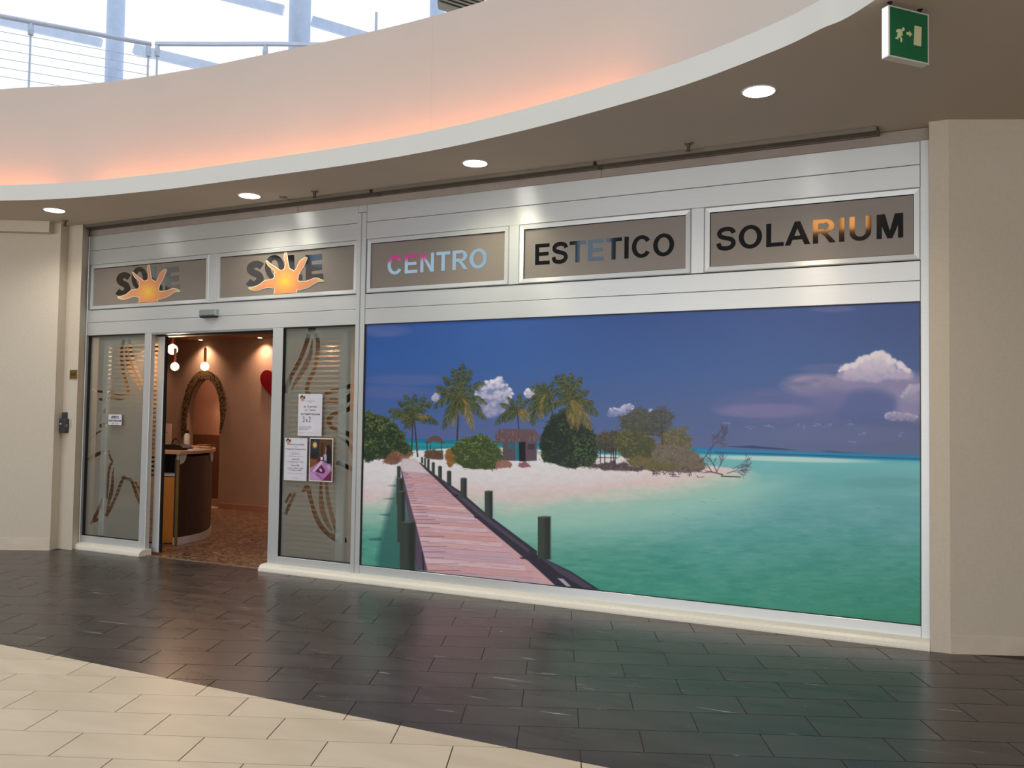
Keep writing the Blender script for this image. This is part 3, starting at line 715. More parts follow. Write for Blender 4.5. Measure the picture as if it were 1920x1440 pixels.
def vnoise(x, y, seed=0):
    def h(i, j): v = np.sin(i*127.1+j*311.7+seed*74.7)*43758.5453; return v-np.floor(v)
    i, j = np.floor(x), np.floor(y); fx, fy = x-i, y-j; fx = fx*fx*(3-2*fx); fy = fy*fy*(3-2*fy)
    return (h(i, j)*(1-fx)+h(i+1, j)*fx)*(1-fy)+(h(i, j+1)*(1-fx)+h(i+1, j+1)*fx)*fy
def fbm(x, y, o=4, seed=0):
    r = 0; a = .5; t = 0
    for k in range(o): r = r+a*vnoise(x*2**k, y*2**k, seed+k); t += a; a *= .55
    return r/t
cv = Canvas(-5.026, -.238, .15, 2.417, 1.12)
X, Y, C3 = cv.x, cv.y, cv.C
def ramp(v, ks, cs):
    cs = np.array(cs, float); return np.stack([np.interp(v, ks, cs[:, i]) for i in range(3)], -1)
hz = 819.5+(X-680)*.0325
# sky
t = (hz-Y)/250
sky = ramp(t, [0, .3, .6, 1], [(78, 96, 140), (68, 90, 140), (54, 86, 144), (50, 78, 138)])
sky += ((X-1100)/650)[..., None]*np.array([14, 4, -6.])
C3[:] = sky
n1 = fbm(X/140, Y/28, 4, 3); n2 = fbm(X/60+3, Y/16, 4, 9)
def wash(cx, cy, rx, ry, col, al, nz=n2, soft=1.6):
    d = ((X-cx)/rx)**2+((Y-cy)/ry)**2; A = np.clip((1-d)*soft, 0, 1)*np.clip(.25+nz*1.3, 0, 1)*al
    C3[:] = C3+(np.array(col, float)-C3)*A[..., None]
for a in [(720, 620, 60, 14, (104, 104, 152), .5), (760, 712, 90, 12, (96, 100, 148), .4), (730, 735, 90, 14, (94, 98, 146), .4), (1530, 722, 75, 26, (146, 132, 160), .85), (1440, 770, 110, 16, (128, 120, 156), .8), (1560, 690, 70, 10, (112, 108, 150), .5),
          (1640, 745, 130, 42, (112, 110, 152), .9), (1700, 740, 60, 50, (120, 116, 156), .8), (1500, 760, 180, 40, (96, 100, 148), .6), (1560, 815, 190, 22, (96, 102, 146), .5), (1560, 578, 50, 8, (104, 108, 156), .6), (900, 810, 160, 30, (84, 92, 140), .5)]: wash(*a)
def cloud(pts, seed, hi=(204, 200, 212), lo=(150, 148, 176), jig=3.2):
    q = smooth_pts(pts, 6, True); rnd = random.Random(seed)
    ys = [p[1] for p in q]; y0, y1 = min(ys), max(ys); cx = sum(p[0] for p in q)/len(q)
    cv.poly(q, lo, .6, 3)
    for k in range(int(30+len(q)*1.4)):
        p = rnd.choice(q); f = rnd.random()**.6; x = cx+(p[0]-cx)*f; yc = (y0+y1)/2+(p[1]-(y0+y1)/2)*f
        tt = (yc-y0)/(y1-y0+1e-6); c = [hi[i]+(lo[i]-hi[i])*min(1, tt*1.1)+rnd.uniform(-8, 8) for i in range(3)]
        r = rnd.uniform(.5, 1.4)*jig; cv.blob(x, yc, r*1.35, r*1.1, c, .6, .75)
    for k in range(int(len(q)*1.3)):
        p = rnd.choice(q)
        if p[1] > y0+(y1-y0)*.62: continue
        r = rnd.uniform(.35, 1.0)*jig; cv.blob(p[0]+rnd.gauss(0, jig*.25), p[1]+rnd.gauss(0, jig*.2), r*1.1, r, [v+rnd.uniform(-6, 6) for v in hi], .8, .55)
c3 = lambda *p: [(670+x/3.13, 640+y/3.13) for x, y in p]; c4 = lambda *p: [(1000+x/4.8, 640+y/4.8) for x, y in p]; c5 = lambda *p: [(1340+x/4, 560+y/4) for x, y in p]
cloud(c3((690, 300), (745, 240), (800, 232), (840, 212), (875, 260), (905, 300), (890, 345), (870, 400), (800, 445), (740, 430), (710, 370)), 1, jig=4)
cloud(c3((980, 300), (1000, 278), (1030, 285), (1028, 330), (995, 330)), 2, jig=2.4); cloud(c3((435, 330), (455, 308), (480, 312), (470, 345), (445, 350)), 3, (170, 172, 196), jig=2)
cloud(c4((662, 655), (700, 602), (780, 612), (815, 575), (880, 570), (892, 610), (870, 670), (780, 665), (700, 678)), 4, (178, 176, 198), (120, 126, 166), 3)
cloud(c4((1030, 640), (1050, 612), (1080, 625), (1060, 655)), 14, (165, 165, 188), jig=1.6)
cv.poly(smooth_pts(c5((880, 640), (960, 560), (1100, 530), (1300, 540), (1480, 570), (1545, 620), (1545, 900), (1400, 860), (1300, 690), (1100, 700)), 5, True), (132, 128, 164), .75, 9)
cv.poly(smooth_pts(c5((905, 870), (950, 800), (1020, 710), (1150, 680), (1320, 720), (1360, 800), (1290, 900), (1100, 925), (960, 920)), 5, True), (78, 92, 142), .8, 7)
cloud(c5((912, 585), (960, 520), (1050, 492), (1110, 445), (1190, 418), (1245, 408), (1292, 428), (1315, 472), (1362, 462), (1405, 512), (1452, 545), (1460, 585), (1380, 600), (1300, 590), (1200, 625), (1080, 610), (1000, 600)), 5, (206, 198, 208), (160, 154, 182), 7)
cloud(c5((1440, 690), (1480, 650), (1545, 655), (1545, 780), (1480, 790), (1400, 760)), 6, (165, 158, 184), (128, 126, 162), 5)
cloud(c5((1285, 870), (1350, 850), (1440, 862), (1510, 880), (1500, 910), (1360, 915), (1290, 900)), 7, (164, 158, 184), (130, 128, 164), 3)
rnd = random.Random(77)
for k, (x, y) in enumerate([(395, 955), (630, 955), (860, 945), (1010, 945), (1110, 1015), (100, 940), (1040, 1075), (260, 965), (1400, 1020), (760, 950)]):
    for _ in range(9): p = c5((x+rnd.gauss(0, 20), y+rnd.gauss(0, 7)))[0]; cv.blob(p[0], p[1], rnd.uniform(1.6, 4.5), rnd.uniform(1.2, 2.4), (138, 142, 178), rnd.uniform(.2, .55), .9)
# sea
m = Y > hz
v = Y-hz
right = ramp(v, [0, 5, 9, 12, 20, 45, 110, 200, 320], [(28, 112, 160), (34, 126, 168), (24, 108, 148), (84, 164, 176), (104, 170, 176), (100, 164, 168), (96, 156, 160), (80, 150, 144), (62, 140, 120)])
leftc = ramp(v, [0, 6, 10, 16, 24, 40, 80, 130, 180, 260], [(20, 100, 140), (20, 112, 132), (34, 140, 148), (26, 116, 132), (60, 160, 162), (120, 180, 176), (170, 190, 182), (128, 170, 156), (88, 150, 134), (70, 140, 122)])
k = np.clip((X-1000)/350, 0, 1)[..., None]
sea = leftc*(1-k)+right*k
nz = fbm(X/26, Y/5, 4, 21)-.5; nb = fbm(X/90, Y/30, 3, 5)-.5
sea = sea+nz[..., None]*np.clip((v-30)/150, .1, 1)[..., None]*np.array([38, 26, 26.])+nb[..., None]*np.array([22, 14, 14.])*np.clip(v/60, 0, 1)[..., None]
C3[m] = sea[m]
# sandbar on the right
d = ((X-1480)/190)**2+((Y-(861+(X-1480)*.03))/6)**2; A = np.clip(1.4*(1-d), 0, 1)*.85; C3[:] = C3+(np.array((178, 204, 200.))-C3)*A[..., None]
# deeper green near the bottom right
d = np.clip((Y-990)/190, 0, 1)*np.clip((X-1050)/500, 0, 1); C3[:] = C3+(np.array((58, 132, 108.))-C3)*(d*.6)[..., None]
# darker patches in the right water
for a in [(1660, 905, 90, 14, (88, 146, 152), .6), (1700, 940, 120, 12, (84, 142, 148), .4)]: wash(*a, nz=nz+.5)
# beach sand fading into the water
ysh = np.interp(X, [675, 760, 860, 960, 1060, 1160, 1240, 1300, 1360, 1410, 1440], [950, 944, 938, 948, 938, 930, 922, 908, 896, 886, 880])
top = np.interp(X, [675, 740, 790, 860, 960, 1060, 1150, 1250, 1330, 1400, 1430], [852, 846, 843, 838, 838, 846, 852, 862, 872, 880, 888])
u = Y-ysh+(fbm(X/45, Y/9, 4, 31)-.5)*26
sand = ramp(u, [-90, -40, -18, 0, 22, 60], [(206, 204, 208), (204, 198, 200), (202, 184, 184), (182, 188, 178), (150, 182, 168), (120, 172, 158)])
A = np.clip((60-u)/55, 0, 1)*np.clip((Y-top)/2.5, 0, 1)*np.clip((1435-X)/60, 0, 1)
sand += ((fbm(X/9, Y/4, 3, 8)-.5)*12)[..., None]
C3[:] = C3+(sand-C3)*A[..., None]
ln = Y-np.interp(X, [850, 1000, 1150, 1300, 1450, 1550], [1010, 1025, 1010, 985, 950, 900]); A = np.clip(-ln/70+.5, 0, 1)*np.clip((u+5)/40, 0, 1)*np.clip((X-820)/120, 0, 1)*np.clip((1560-X)/160, 0, 1)*.62; C3[:] = C3+(np.array((152, 192, 180.))-C3)*A[..., None]
# far islands
cv.poly(c5((60, 1108), (200, 1106), (280, 1102), (380, 1112), (480, 1120), (620, 1138), (400, 1130), (200, 1118)), (48, 58, 104), .9, .7)
cv.poly(c5((790, 1146), (850, 1138), (920, 1146), (1150, 1160), (900, 1156)), (50, 70, 112), .7, .6)
cv.line(c5((0, 1150))[0], c5((1540, 1199))[0], 1.2, (16, 60, 104), .9)
# shadow of the jetty in the water
cv.poly(c3((228, 800), (205, 890), (160, 1040), (135, 1150), (110, 1280), (120, 1335), (345, 1345), (330, 1100), (260, 850)), (48, 92, 88), .8, 6)
for q in (c3((60, 1160), (140, 1150), (140, 1172), (70, 1170)), c3((120, 1018), (190, 1010), (190, 1030)), c3((150, 925), (215, 918), (210, 930)), c3((175, 848), (225, 842), (222, 854))): cv.poly(q, (50, 86, 84), .7, 1.4)
# vegetation
G = [(38, 50, 34), (52, 66, 38), (70, 84, 48), (88, 98, 56), (108, 112, 66)]
def foliage(poly, base, pal, n, r, seed, light_dir=(-.3, -.6), al=.85, edge=3):
    q = smooth_pts(poly, 6, True); rnd = random.Random(seed); a = np.array(q); tn = np.roll(a, -1, 0)-np.roll(a, 1, 0); tn /= np.maximum(1e-6, np.hypot(tn[:, 0], tn[:, 1]))[:, None]
    ph = np.cumsum(np.hypot(*np.diff(np.vstack([a, a[:1]]), axis=0).T)); amp = edge*1.1*((vnoise(ph/7, ph*0+seed, 3)-.5)*1.4+(vnoise(ph/3, ph*0+seed, 5)-.5)); low = a[:, 1] > a[:, 1].min()+(a[:, 1].max()-a[:, 1].min())*.8
    a = a+np.c_[tn[:, 1], -tn[:, 0]]*(amp*np.where(low, .35, 1))[:, None]; q = [tuple(v) for v in a]; cv.poly(q, base, .96, 1.2)
    x0, y0 = a.min(0); x1, y1 = a.max(0); pts = np.c_[RS.uniform(x0, x1, n*3), RS.uniform(y0, y1, n*3)]; pts = pts[inside(pts, q)][:n]
    for x, y in pts:
        lt = .5+((x-(x0+x1)/2)/(x1-x0)*light_dir[0]*2+(y-(y0+y1)/2)/(y1-y0)*light_dir[1]*1.4)*.5+rnd.uniform(-.34, .34)+(float(vnoise(np.array(x/9.), np.array(y/7.), seed))-.5)*.95
        c = pal[int(min(len(pal)-1, max(0, lt*len(pal))))]; rr = r*rnd.uniform(.5, 1.3); cv.blob(x, y, rr*1.2, rr, [v+rnd.uniform(-6, 6) for v in c], al, .8)
    for k in range(n//9):
        p = rnd.choice(q); R9 = r*rnd.uniform(1.2, 3.4); ph = rnd.uniform(0, 6)
        if p[1] < y0+(y1-y0)*.85:
            for _ in range(7): cv.blob(p[0]+rnd.gauss(0, R9*.7), p[1]+rnd.gauss(0, R9*.6), r*.9, r*.8, pal[rnd.randrange(len(pal))], .75, .8)
    for k in range(n//5):
        p = rnd.choice(q); cv.blob(p[0]+rnd.uniform(-edge, edge), p[1]+rnd.uniform(-edge, edge), r*rnd.uniform(.5, 1.2), r*rnd.uniform(.4, 1), pal[rnd.randrange(0, min(3, len(pal)))], .8, .8)
def frond(c, tip, sag, w, pal, seed, leaf=1.):
    rnd = random.Random(seed); c = np.array(c, float); tip = np.array(tip, float); L_ = np.hypot(*(tip-c)); mid = (c+tip)/2+np.array([0, -sag*L_])
    N_ = int(10+L_/1.3); prev = c
    for k in range(1, N_+1):
        t = k/N_; p = (1-t)**2*c+2*t*(1-t)*mid+t*t*tip; d = p-prev; d = d/max(1e-6, np.hypot(*d)); nrm = np.array([-d[1], d[0]])
        ll = w*L_*math.sin(math.pi*min(1, .18+t*.82))**.7*.5*leaf
        for sg in (-1, 1):
            e = p+nrm*sg*ll*rnd.uniform(.6, 1)+d*ll*.7+np.array([0, ll*.55]); cl = pal[rnd.randrange(len(pal))]
            cv.line(p, e, 1.3, cl, .8, .5)
        cv.line(prev, p, 1.3, pal[-1], .7); prev = p
PG = [(26, 36, 28), (38, 50, 32), (54, 66, 38), (70, 78, 44), (92, 92, 54)]
PY = [(96, 84, 48), (130, 112, 62), (150, 124, 70), (84, 80, 48)]
def palm(c, tips, base, w=2.6, seed=0, yel=(), fw=.36):
    cv.line(c, base, w*.8, (52, 44, 46), .95, w); cv.line((c[0]+.8, c[1]), (base[0]+.8, base[1]), .8, (84, 74, 72), .6)
    for i, tp in enumerate(tips): frond(c, tp, .22 if tp[1] < c[1]+10 else .38, fw, PY if i in yel else PG, seed*50+i)
    cv.blob(c[0], c[1], 6, 5, (54, 56, 38), .7, .8)
foliage(c3((35, 440), (100, 432), (180, 460), (240, 520), (285, 590), (315, 660), (255, 695), (120, 690), (35, 690)), (34, 46, 32), G, 620, 2.0, 1)
palm(c3((330, 450))[0], c3((175, 405), (190, 440), (235, 350), (275, 310), (335, 310), (395, 320), (440, 350), (475, 490), (430, 440), (250, 480), (270, 520), (300, 520), (400, 480)), c3((350, 676))[0], 3, 1, (8,))
palm(c3((322, 470))[0], c3((230, 420), (280, 480)), c3((315, 640))[0], 2.6, 2)
palm(c3((595, 335))[0], c3((455, 262), (500, 200), (560, 155), (616, 128), (665, 160), (745, 240), (760, 370), (748, 465), (678, 525), (545, 508), (500, 520), (442, 395), (460, 300), (620, 440), (570, 450)), c3((582, 578))[0], 3.4, 3, (8, 9))
palm(c3((935, 410))[0], c3((805, 492), (845, 430), (830, 365), (880, 325), (955, 305), (1010, 335), (1045, 420), (1020, 470), (985, 485), (900, 470), (860, 480)), c3((945, 512))[0], 2.4, 4, (6, 7, 8))
cc = c4((310, 540))[0]
palm(c4((130, 470))[0], c4((-40, 420), (-30, 520), (20, 380), (80, 365), (180, 350), (-60, 640), (-20, 760), (60, 700), (110, 680), (200, 560)), c4((180, 700))[0], 3, 6, (7,), .42)
palm(cc, c4((150, 420), (200, 300), (260, 285), (340, 285), (430, 320), (500, 440), (580, 670), (545, 560), (450, 480), (180, 560), (120, 620), (300, 420), (390, 380)), c4((330, 760))[0], 4, 7, (), .42)
foliage(c4((75, 1060), (65, 900), (110, 760), (200, 660), (290, 620), (370, 690), (470, 760), (545, 830), (570, 930), (565, 1050), (520, 1130), (430, 1125), (340, 1145), (240, 1120), (150, 1090)), (24, 34, 28), [(26, 36, 30), (38, 52, 34), (54, 74, 42), (74, 96, 54)], 650, 2.0, 3, (.9, .5))
palm(cc, c4((400, 800), (345, 790), (450, 740), (520, 800), (300, 680)), cc, 1, 8, (0, 1, 3), .4)
# huts
cv.poly(c3((395, 590), (425, 562), (452, 552), (480, 560), (505, 588), (510, 602), (440, 585), (400, 602)), (88, 70, 72), 1, .8)
for x in (405, 425, 490): cv.line(c3((x, 590))[0], c3((x, 650))[0], 1.3, (52, 44, 50))
cv.poly(c3((398, 640), (500, 640), (500, 685), (400, 680)), (72, 66, 48), .9, 1)
foliage(c3((540, 690), (545, 640), (590, 585), (660, 560), (740, 556), (800, 590), (840, 650), (850, 700), (810, 745), (720, 750), (620, 738), (570, 705)), (50, 62, 34), [(46, 60, 34), (66, 84, 42), (88, 106, 54), (112, 126, 70)], 420, 1.9, 5, (0, -1))
foliage(c3((515, 650), (545, 640), (570, 690), (540, 740), (518, 700)), (120, 84, 42), [(100, 70, 44), (150, 108, 50), (120, 90, 50)], 70, 1.5, 6)
foliage(c3((395, 650), (470, 645), (500, 690), (430, 690), (398, 680)), (84, 62, 52), [(90, 66, 56), (70, 54, 44), (112, 84, 60)], 60, 1.3, 7)
foliage(c3((150, 700), (200, 650), (265, 660), (310, 650), (300, 680), (230, 720), (180, 720)), (110, 76, 62), [(120, 82, 60), (92, 66, 58), (150, 110, 60)], 90, 1.3, 8)
cv.poly(c3((850, 575), (1050, 575), (1050, 700), (985, 705), (945, 700), (922, 702), (850, 700)), (88, 74, 82), 1, .8)
for x in range(856, 1046, 9): cv.line(c3((x, 590))[0], c3((x, 700))[0], .9, (66, 54, 64), .7)
cv.poly(c3((922, 592), (945, 592), (945, 700), (924, 700)), (34, 104, 124), 1, .6); cv.poly(c3((880, 600), (915, 600), (915, 632), (880, 632)), (44, 92, 108), 1, .6); cv.poly(c3((997, 602), (1038, 602), (1038, 635), (997, 635)), (58, 48, 58), 1, .6)
cv.poly(c3((945, 590), (983, 590), (985, 706), (947, 704)), (26, 22, 28), 1, .7)
cv.poly(c3((802, 560), (828, 516), (930, 514), (1040, 518), (1075, 572), (1010, 578), (950, 588), (860, 590), (820, 600)), (92, 72, 78), 1, 1)
rnd = random.Random(4)
for k in range(120):
    x = rnd.uniform(815, 1060); y = rnd.uniform(518, 580); cv.line(c3((x, y))[0], c3((x+rnd.uniform(-8, 6), y+14))[0], .9, rnd.choice([(118, 94, 96), (72, 56, 64), (134, 110, 104)]), .6)
foliage(c3((820, 700), (870, 705), (900, 730), (860, 745), (810, 745)), (140, 96, 90), [(150, 100, 96), (120, 84, 74), (96, 90, 50)], 60, 1.2, 9)
foliage(c3((940, 725), (985, 715), (1010, 735), (960, 742)), (130, 84, 92), [(140, 90, 96), (100, 70, 74)], 30, 1, 10)
# little pavilion roof behind the scrub
cv.poly(c4((580, 850), (620, 790), (665, 840), (640, 870)), (96, 78, 100), 1, .8)
# scrub trees
OG = [(44, 46, 42), (62, 62, 48), (82, 80, 56), (96, 94, 66)]
for i, (pl, base, pal, n) in enumerate([
    (((770, 700), (830, 680), (900, 620), (980, 600), (1050, 660), (1080, 740), (1090, 840), (1000, 850), (880, 820), (800, 780)), (66, 68, 60), [(52, 56, 54), (72, 74, 62), (88, 88, 70), (80, 86, 96)], 330),
    (((1040, 650), (1100, 620), (1160, 600), (1220, 640), (1255, 690), (1210, 760), (1180, 840), (1120, 860), (1070, 800)), (64, 66, 64), [(50, 54, 56), (70, 72, 66), (84, 84, 74), (78, 86, 110)], 260),
    (((570, 870), (640, 830), (720, 800), (790, 830), (780, 960), (700, 1000), (620, 980), (570, 950)), (62, 56, 50), OG, 240),
    (((740, 860), (830, 800), (960, 830), (1060, 870), (1100, 940), (1060, 1050), (900, 1060), (780, 1020)), (64, 66, 42), [(54, 58, 38), (74, 76, 44), (92, 92, 54), (110, 106, 66)], 420),
    (((1150, 860), (1220, 790), (1330, 800), (1370, 780), (1360, 860), (1420, 880), (1400, 1000), (1300, 1020), (1160, 960)), (84, 80, 58), [(66, 66, 50), (92, 86, 56), (110, 100, 66), (104, 104, 96)], 340),
    (((1080, 960), (1200, 920), (1330, 960), (1450, 1000), (1530, 1070), (1520, 1160), (1350, 1180), (1180, 1170), (1060, 1100)), (98, 88, 76), [(78, 70, 62), (104, 94, 74), (124, 108, 88), (110, 104, 100)], 420),
    (((830, 1070), (950, 1040), (1150, 1080), (1250, 1130), (1120, 1170), (930, 1140)), (94, 88, 52), [(80, 74, 48), (112, 102, 56), (98, 80, 74)], 220),
    (((520, 1120), (650, 1090), (800, 1100), (950, 1140), (930, 1170), (700, 1160), (540, 1140)), (78, 64, 68), [(70, 56, 60), (98, 82, 84), (56, 44, 48)], 200)]):
    foliage(c4(*pl), base, pal, n, 1.7, 30+i, (0, -.8), .75, 4)
rnd = random.Random(9)
for x in (600, 640, 700, 715, 740): cv.line(c4((x, 960))[0], c4((x+rnd.uniform(-8, 8), 1095))[0], 1.8, (46, 36, 44))
cv.line(c4((570, 1045))[0], c4((760, 1050))[0], 1.4, (52, 44, 50)); cv.line(c4((1150, 740))[0], c4((1160, 930))[0], 1.6, (58, 48, 44))
def branch(a, ang, L_, w, dep, seed, col=(60, 46, 60)):
    rnd = random.Random(seed); b = (a[0]+math.cos(ang)*L_, a[1]-math.sin(ang)*L_); cv.line(a, b, w, col, .9, w*.7)
    if dep:
        for k in range(3): branch(b if k else ((a[0]+b[0])/2, (a[1]+b[1])/2), ang+rnd.uniform(-.7, .7), L_*rnd.uniform(.5, .8), w*.65, dep-1, seed*3+k+1, (74, 62, 82))
branch(c4((1490, 1090))[0], .75, 20, 1.7, 1, 5); branch(c4((1590, 975))[0], .95, 14, 1.4, 4, 6); branch(c4((1640, 920))[0], .6, 14, 1.2, 4, 17); branch(c4((1660, 860))[0], 1.3, 11, 1.1, 4, 8)
branch(c4((1650, 1180))[0], 2.0, 18, 1.6, 3, 7); branch(c4((1650, 1170))[0], 1.1, 16, 1.4, 3, 11); branch(c4((1700, 1200))[0], 2.9, 20, 2.4, 2, 12); branch(c4((1740, 1190))[0], .35, 18, 1.4, 4, 13); branch(c4((1790, 1150))[0], .5, 16, 1.1, 4, 14)
for k in range(60):
    x = rnd.uniform(1060, 1500); y = rnd.uniform(1150, 1225); branch(c4((x, y))[0], rnd.uniform(-.4, 3.4), rnd.uniform(2, 6), 1.1, 1, 100+k, (78, 56, 64))
cv.line(c4((1690, 1215))[0], c4((1860, 1222))[0], 2, (48, 36, 50), .9)
# jetty deck
rnd = random.Random(3)
deckL = [c3((262, 690))[0], c3((250, 725))[0], (799.4, 1069.7), (790, 1085)]; deckR = [c3((332, 690))[0], c3((360, 712))[0], (1042, 1098), (1062, 1112)]
def lerp_edge(E, y):
    for a, b in zip(E, E[1:]):
        if a[1] <= y <= b[1]: t = (y-a[1])/(b[1]-a[1]+1e-9); return a[0]+(b[0]-a[0])*t
    return E[-1][0]
cv.poly(deckL[:1]+deckL[1:]+deckR[::-1], (194, 154, 158), 1, .8)
cv.poly([deckL[0], deckL[1], c3((262, 780))[0], c3((430, 790))[0], deckR[1], deckR[0]], (192, 184, 190), .9, 6)
y = 884.; pw = 1.6
while y < 1106:
    xa, xb = lerp_edge(deckL, y), lerp_edge(deckR, y); col = rnd.choice([(190, 148, 150), (198, 160, 164), (186, 156, 170), (196, 148, 144), (182, 156, 168), (204, 176, 182)])
    sl = .045
    cv.poly([(xa, y-(xb-xa)*.0), (xb, y+(xb-xa)*sl*1.6), (xb, y+pw+(xb-xa)*sl*1.6), (xa, y+pw)], col, .8, .6)
    for k in range(int(1+pw)):
        s0 = rnd.uniform(0, .8); s1 = min(1, s0+rnd.uniform(.05, .3)); yy = y+rnd.uniform(0, pw)
        cv.line((xa+(xb-xa)*s0, yy+(xb-xa)*s0*sl*1.6), (xa+(xb-xa)*s1, yy+(xb-xa)*s1*sl*1.6), .9, rnd.choice([(150, 118, 132), (214, 188, 194), (200, 136, 132), (168, 140, 156)]), .5)
    for sd in (0, 1):
        if rnd.random() < .8:
            x = xa if sd == 0 else xb; yy = y+pw+(0 if sd == 0 else (xb-xa)*sl*1.6); L9 = rnd.uniform(2, 7); cv.line((x, yy), (x+(pw*L9 if sd == 0 else -pw*L9), yy), 1., (84, 66, 86), .7)
    cv.line((xa, y), (xb, y+(xb-xa)*sl*1.6), .55+pw*.02, (128, 100, 116), .45)
    y += pw; pw *= 1.062
# left kerb and posts
cv.poly(c3((250, 740), (258, 760), (300, 930), (350, 1110), (408, 1346), (345, 1342), (300, 1060), (262, 860)), (84, 72, 90), 1, .9)
def post(x0, x1, yt, yb, c=(56, 64, 58)):
    cv.poly([(x0, yt+1), ((x0+x1)/2, yt-.6), (x1, yt+1), (x1, yb), (x0, yb)], c, 1, .7); w = x1-x0
    cv.poly([(x0+w*.55, yt+1), (x1, yt+1), (x1, yb), (x0+w*.62, yb)], (34, 40, 40), .7, w*.12+.4)
    cv.poly([(x0+.6, yt+.5), ((x0+x1)/2, yt-.6), (x1-.6, yt+.5), ((x0+x1)/2, yt+w*.09+1)], (84, 90, 86), .9, .6)
def posts3(L_): 
    for x0, x1, a, b in L_: p = c3((x0, a), (x1, b)); post(p[0][0], p[1][0], p[0][1], p[1][1])
posts3([(229, 249, 732, 830), (226, 266, 802, 960), (230, 275, 880, 1180), (246, 335, 1058, 1350)])
cv.line(c3((385, 1342))[0], c3((378, 1240))[0], 3, (36, 34, 40), .8)
# right kerb beam
cv.poly(c3((358, 712), (372, 716), (470, 795), (600, 880), (740, 1000), (1052, 1232), (1050, 1258), (990, 1285), (700, 1042), (560, 908), (470, 822), (400, 756)), (52, 48, 60), 1, .9)
cv.poly(c3((1030, 1245), (1252, 1352), (1420, 1460), (1252, 1450), (1160, 1435), (985, 1275)), (48, 44, 58), 1, .9)
cv.poly(c3((480, 806), (600, 896), (740, 1016), (1010, 1225), (1000, 1240), (720, 1030), (560, 890)), (84, 78, 94), .7, 1)
cv.poly(c3((1060, 1262), (1260, 1366), (1380, 1450), (1330, 1450), (1180, 1360)), (78, 72, 90), .8, 1)
cv.poly(c3((1170, 1390), (1205, 1395), (1252, 1440), (1225, 1440)), (190, 186, 196), .8, .8)
posts3([(370, 382, 680, 716), (388, 398, 684, 736), (406, 420, 690, 752), (433, 450, 710, 776), (470, 492, 732, 808), (522, 547, 760, 850), (602, 638, 802, 920), (744, 790, 878, 1034), (1056, 1130, 1028, 1280)])
for p in c3((700, 1032), (970, 1272), (575, 905)): cv.poly([(p[0]-7, p[1]-1), (p[0]+4, p[1]-2), (p[0]+6, p[1]+2), (p[0]-4, p[1]+2)], (40, 36, 50), .9, .8)
# water glints
rnd = random.Random(12)
for k in range(420):
    x = rnd.uniform(1250, 1725); y = rnd.uniform(930, 1165)
    if y > 1050+(x-680)*.115-10: continue
    L_ = rnd.uniform(3, 13); cv.line((x, y), (x+L_, y+L_*.12+rnd.uniform(-1, 1)), 1, rnd.choice([(112, 172, 164), (84, 156, 132), (60, 128, 118), (120, 176, 158)]), rnd.uniform(.15, .4))
def to_mesh(cv, name, yv, m, parent, k):
    n, h = cv.W, cv.H; co = np.empty((h, n, 3), np.float32); cx, cz = cv.gx.mean(), cv.gz.min()
    pl = parent.location if parent else (0, 0, 0)
    co[..., 0] = cv.gx-pl[0]; co[..., 1] = yv-pl[1]; co[..., 2] = cv.gz-pl[2]
    me = bpy.data.meshes.new(name); me.vertices.add(n*h); me.vertices.foreach_set('co', co.ravel())
    i = np.arange(h-1)[:, None]*n+np.arange(n-1)[None, :]; q = np.stack([i, i+n, i+n+1, i+1], -1).reshape(-1, 4).astype(np.int32)
    me.loops.add(q.size); me.loops.foreach_set('vertex_index', q.ravel()); me.polygons.add(len(q)); me.polygons.foreach_set('loop_start', np.arange(0, q.size, 4, dtype=np.int32))
    try: me.polygons.foreach_set('loop_total', np.full(len(q), 4, np.int32))
    except Exception: pass
    me.update(calc_edges=True)
    ca = me.color_attributes.new('print', 'FLOAT_COLOR', 'POINT'); c = np.ones((h*n, 4), np.float32); c[:, :3] = np.clip(lin(np.clip(cv.C, 0, 255)).reshape(-1, 3)*k, 0, .95)
    ca.data.foreach_set('color', c.ravel()); me.materials.append(m)
    o = bpy.data.objects.new(name, me); return link(o, parent)
mu = empty('beach_mural', (-2.63, 0, .146), 'large printed beach mural with jetty, palms and turquoise lagoon filling the shop window', 'mural')
frame_g = B()
for b in ((-5.042, -5.026, .145, 2.421), (-.238, -.233, .145, 2.421), (-5.042, -.233, .145, .151), (-5.042, -.233, 2.416, 2.421)): frame_g.box(b[0], b[1], .003, .05, b[2], b[3])
frame_g.build('gasket', M_gask, mu)
B().box(-5.03, -.236, .0125, .02, .148, 2.419).build('backing_sheet', M_gask, mu)
to_mesh(cv, 'printed_picture', .011, vcol_mat('mural_print', .4, .22), mu, MK)

# ================================================================== THINGS ON THE SHOPFRONT
def sheet(name, x0, x1, z0, z1, label, cat, y=-.001, t=.002, m=None, tilt=0):
    o = empty(name, ((x0+x1)/2, 0, z0), label, cat)
    B().box(x0, x1, y-t, y, z0, z1).build('paper', m or M_paper, o); return o
def lineup(parent, x, z, s, size, m=M_ink, **k): text(s, 'printed_text', size, m, parent, x, z, y=-.0042, **k)
def minilogo(o, x, z, w):
    M_or = mat('orange_print', rgb(220, 130, 60), .6)
    for i, ch in enumerate('SOLE'): text(ch, 'printed_letter', w*.36, M_ink, o, x+w*(-.36+.24*i), z+(.012 if i == 1 else 0), y=-.0042, bold=.004)
    q = [(x+math.cos(t)*(w*.5 if k % 2 else w*.22), z-.012+math.sin(t)*(w*.34 if k % 2 else w*.16)) for k, t in enumerate(np.linspace(0, 2*math.pi, 15)[:-1])]
    wallprint('sun_mark', [q], M_or, o, y=-.0052, t=.0005)
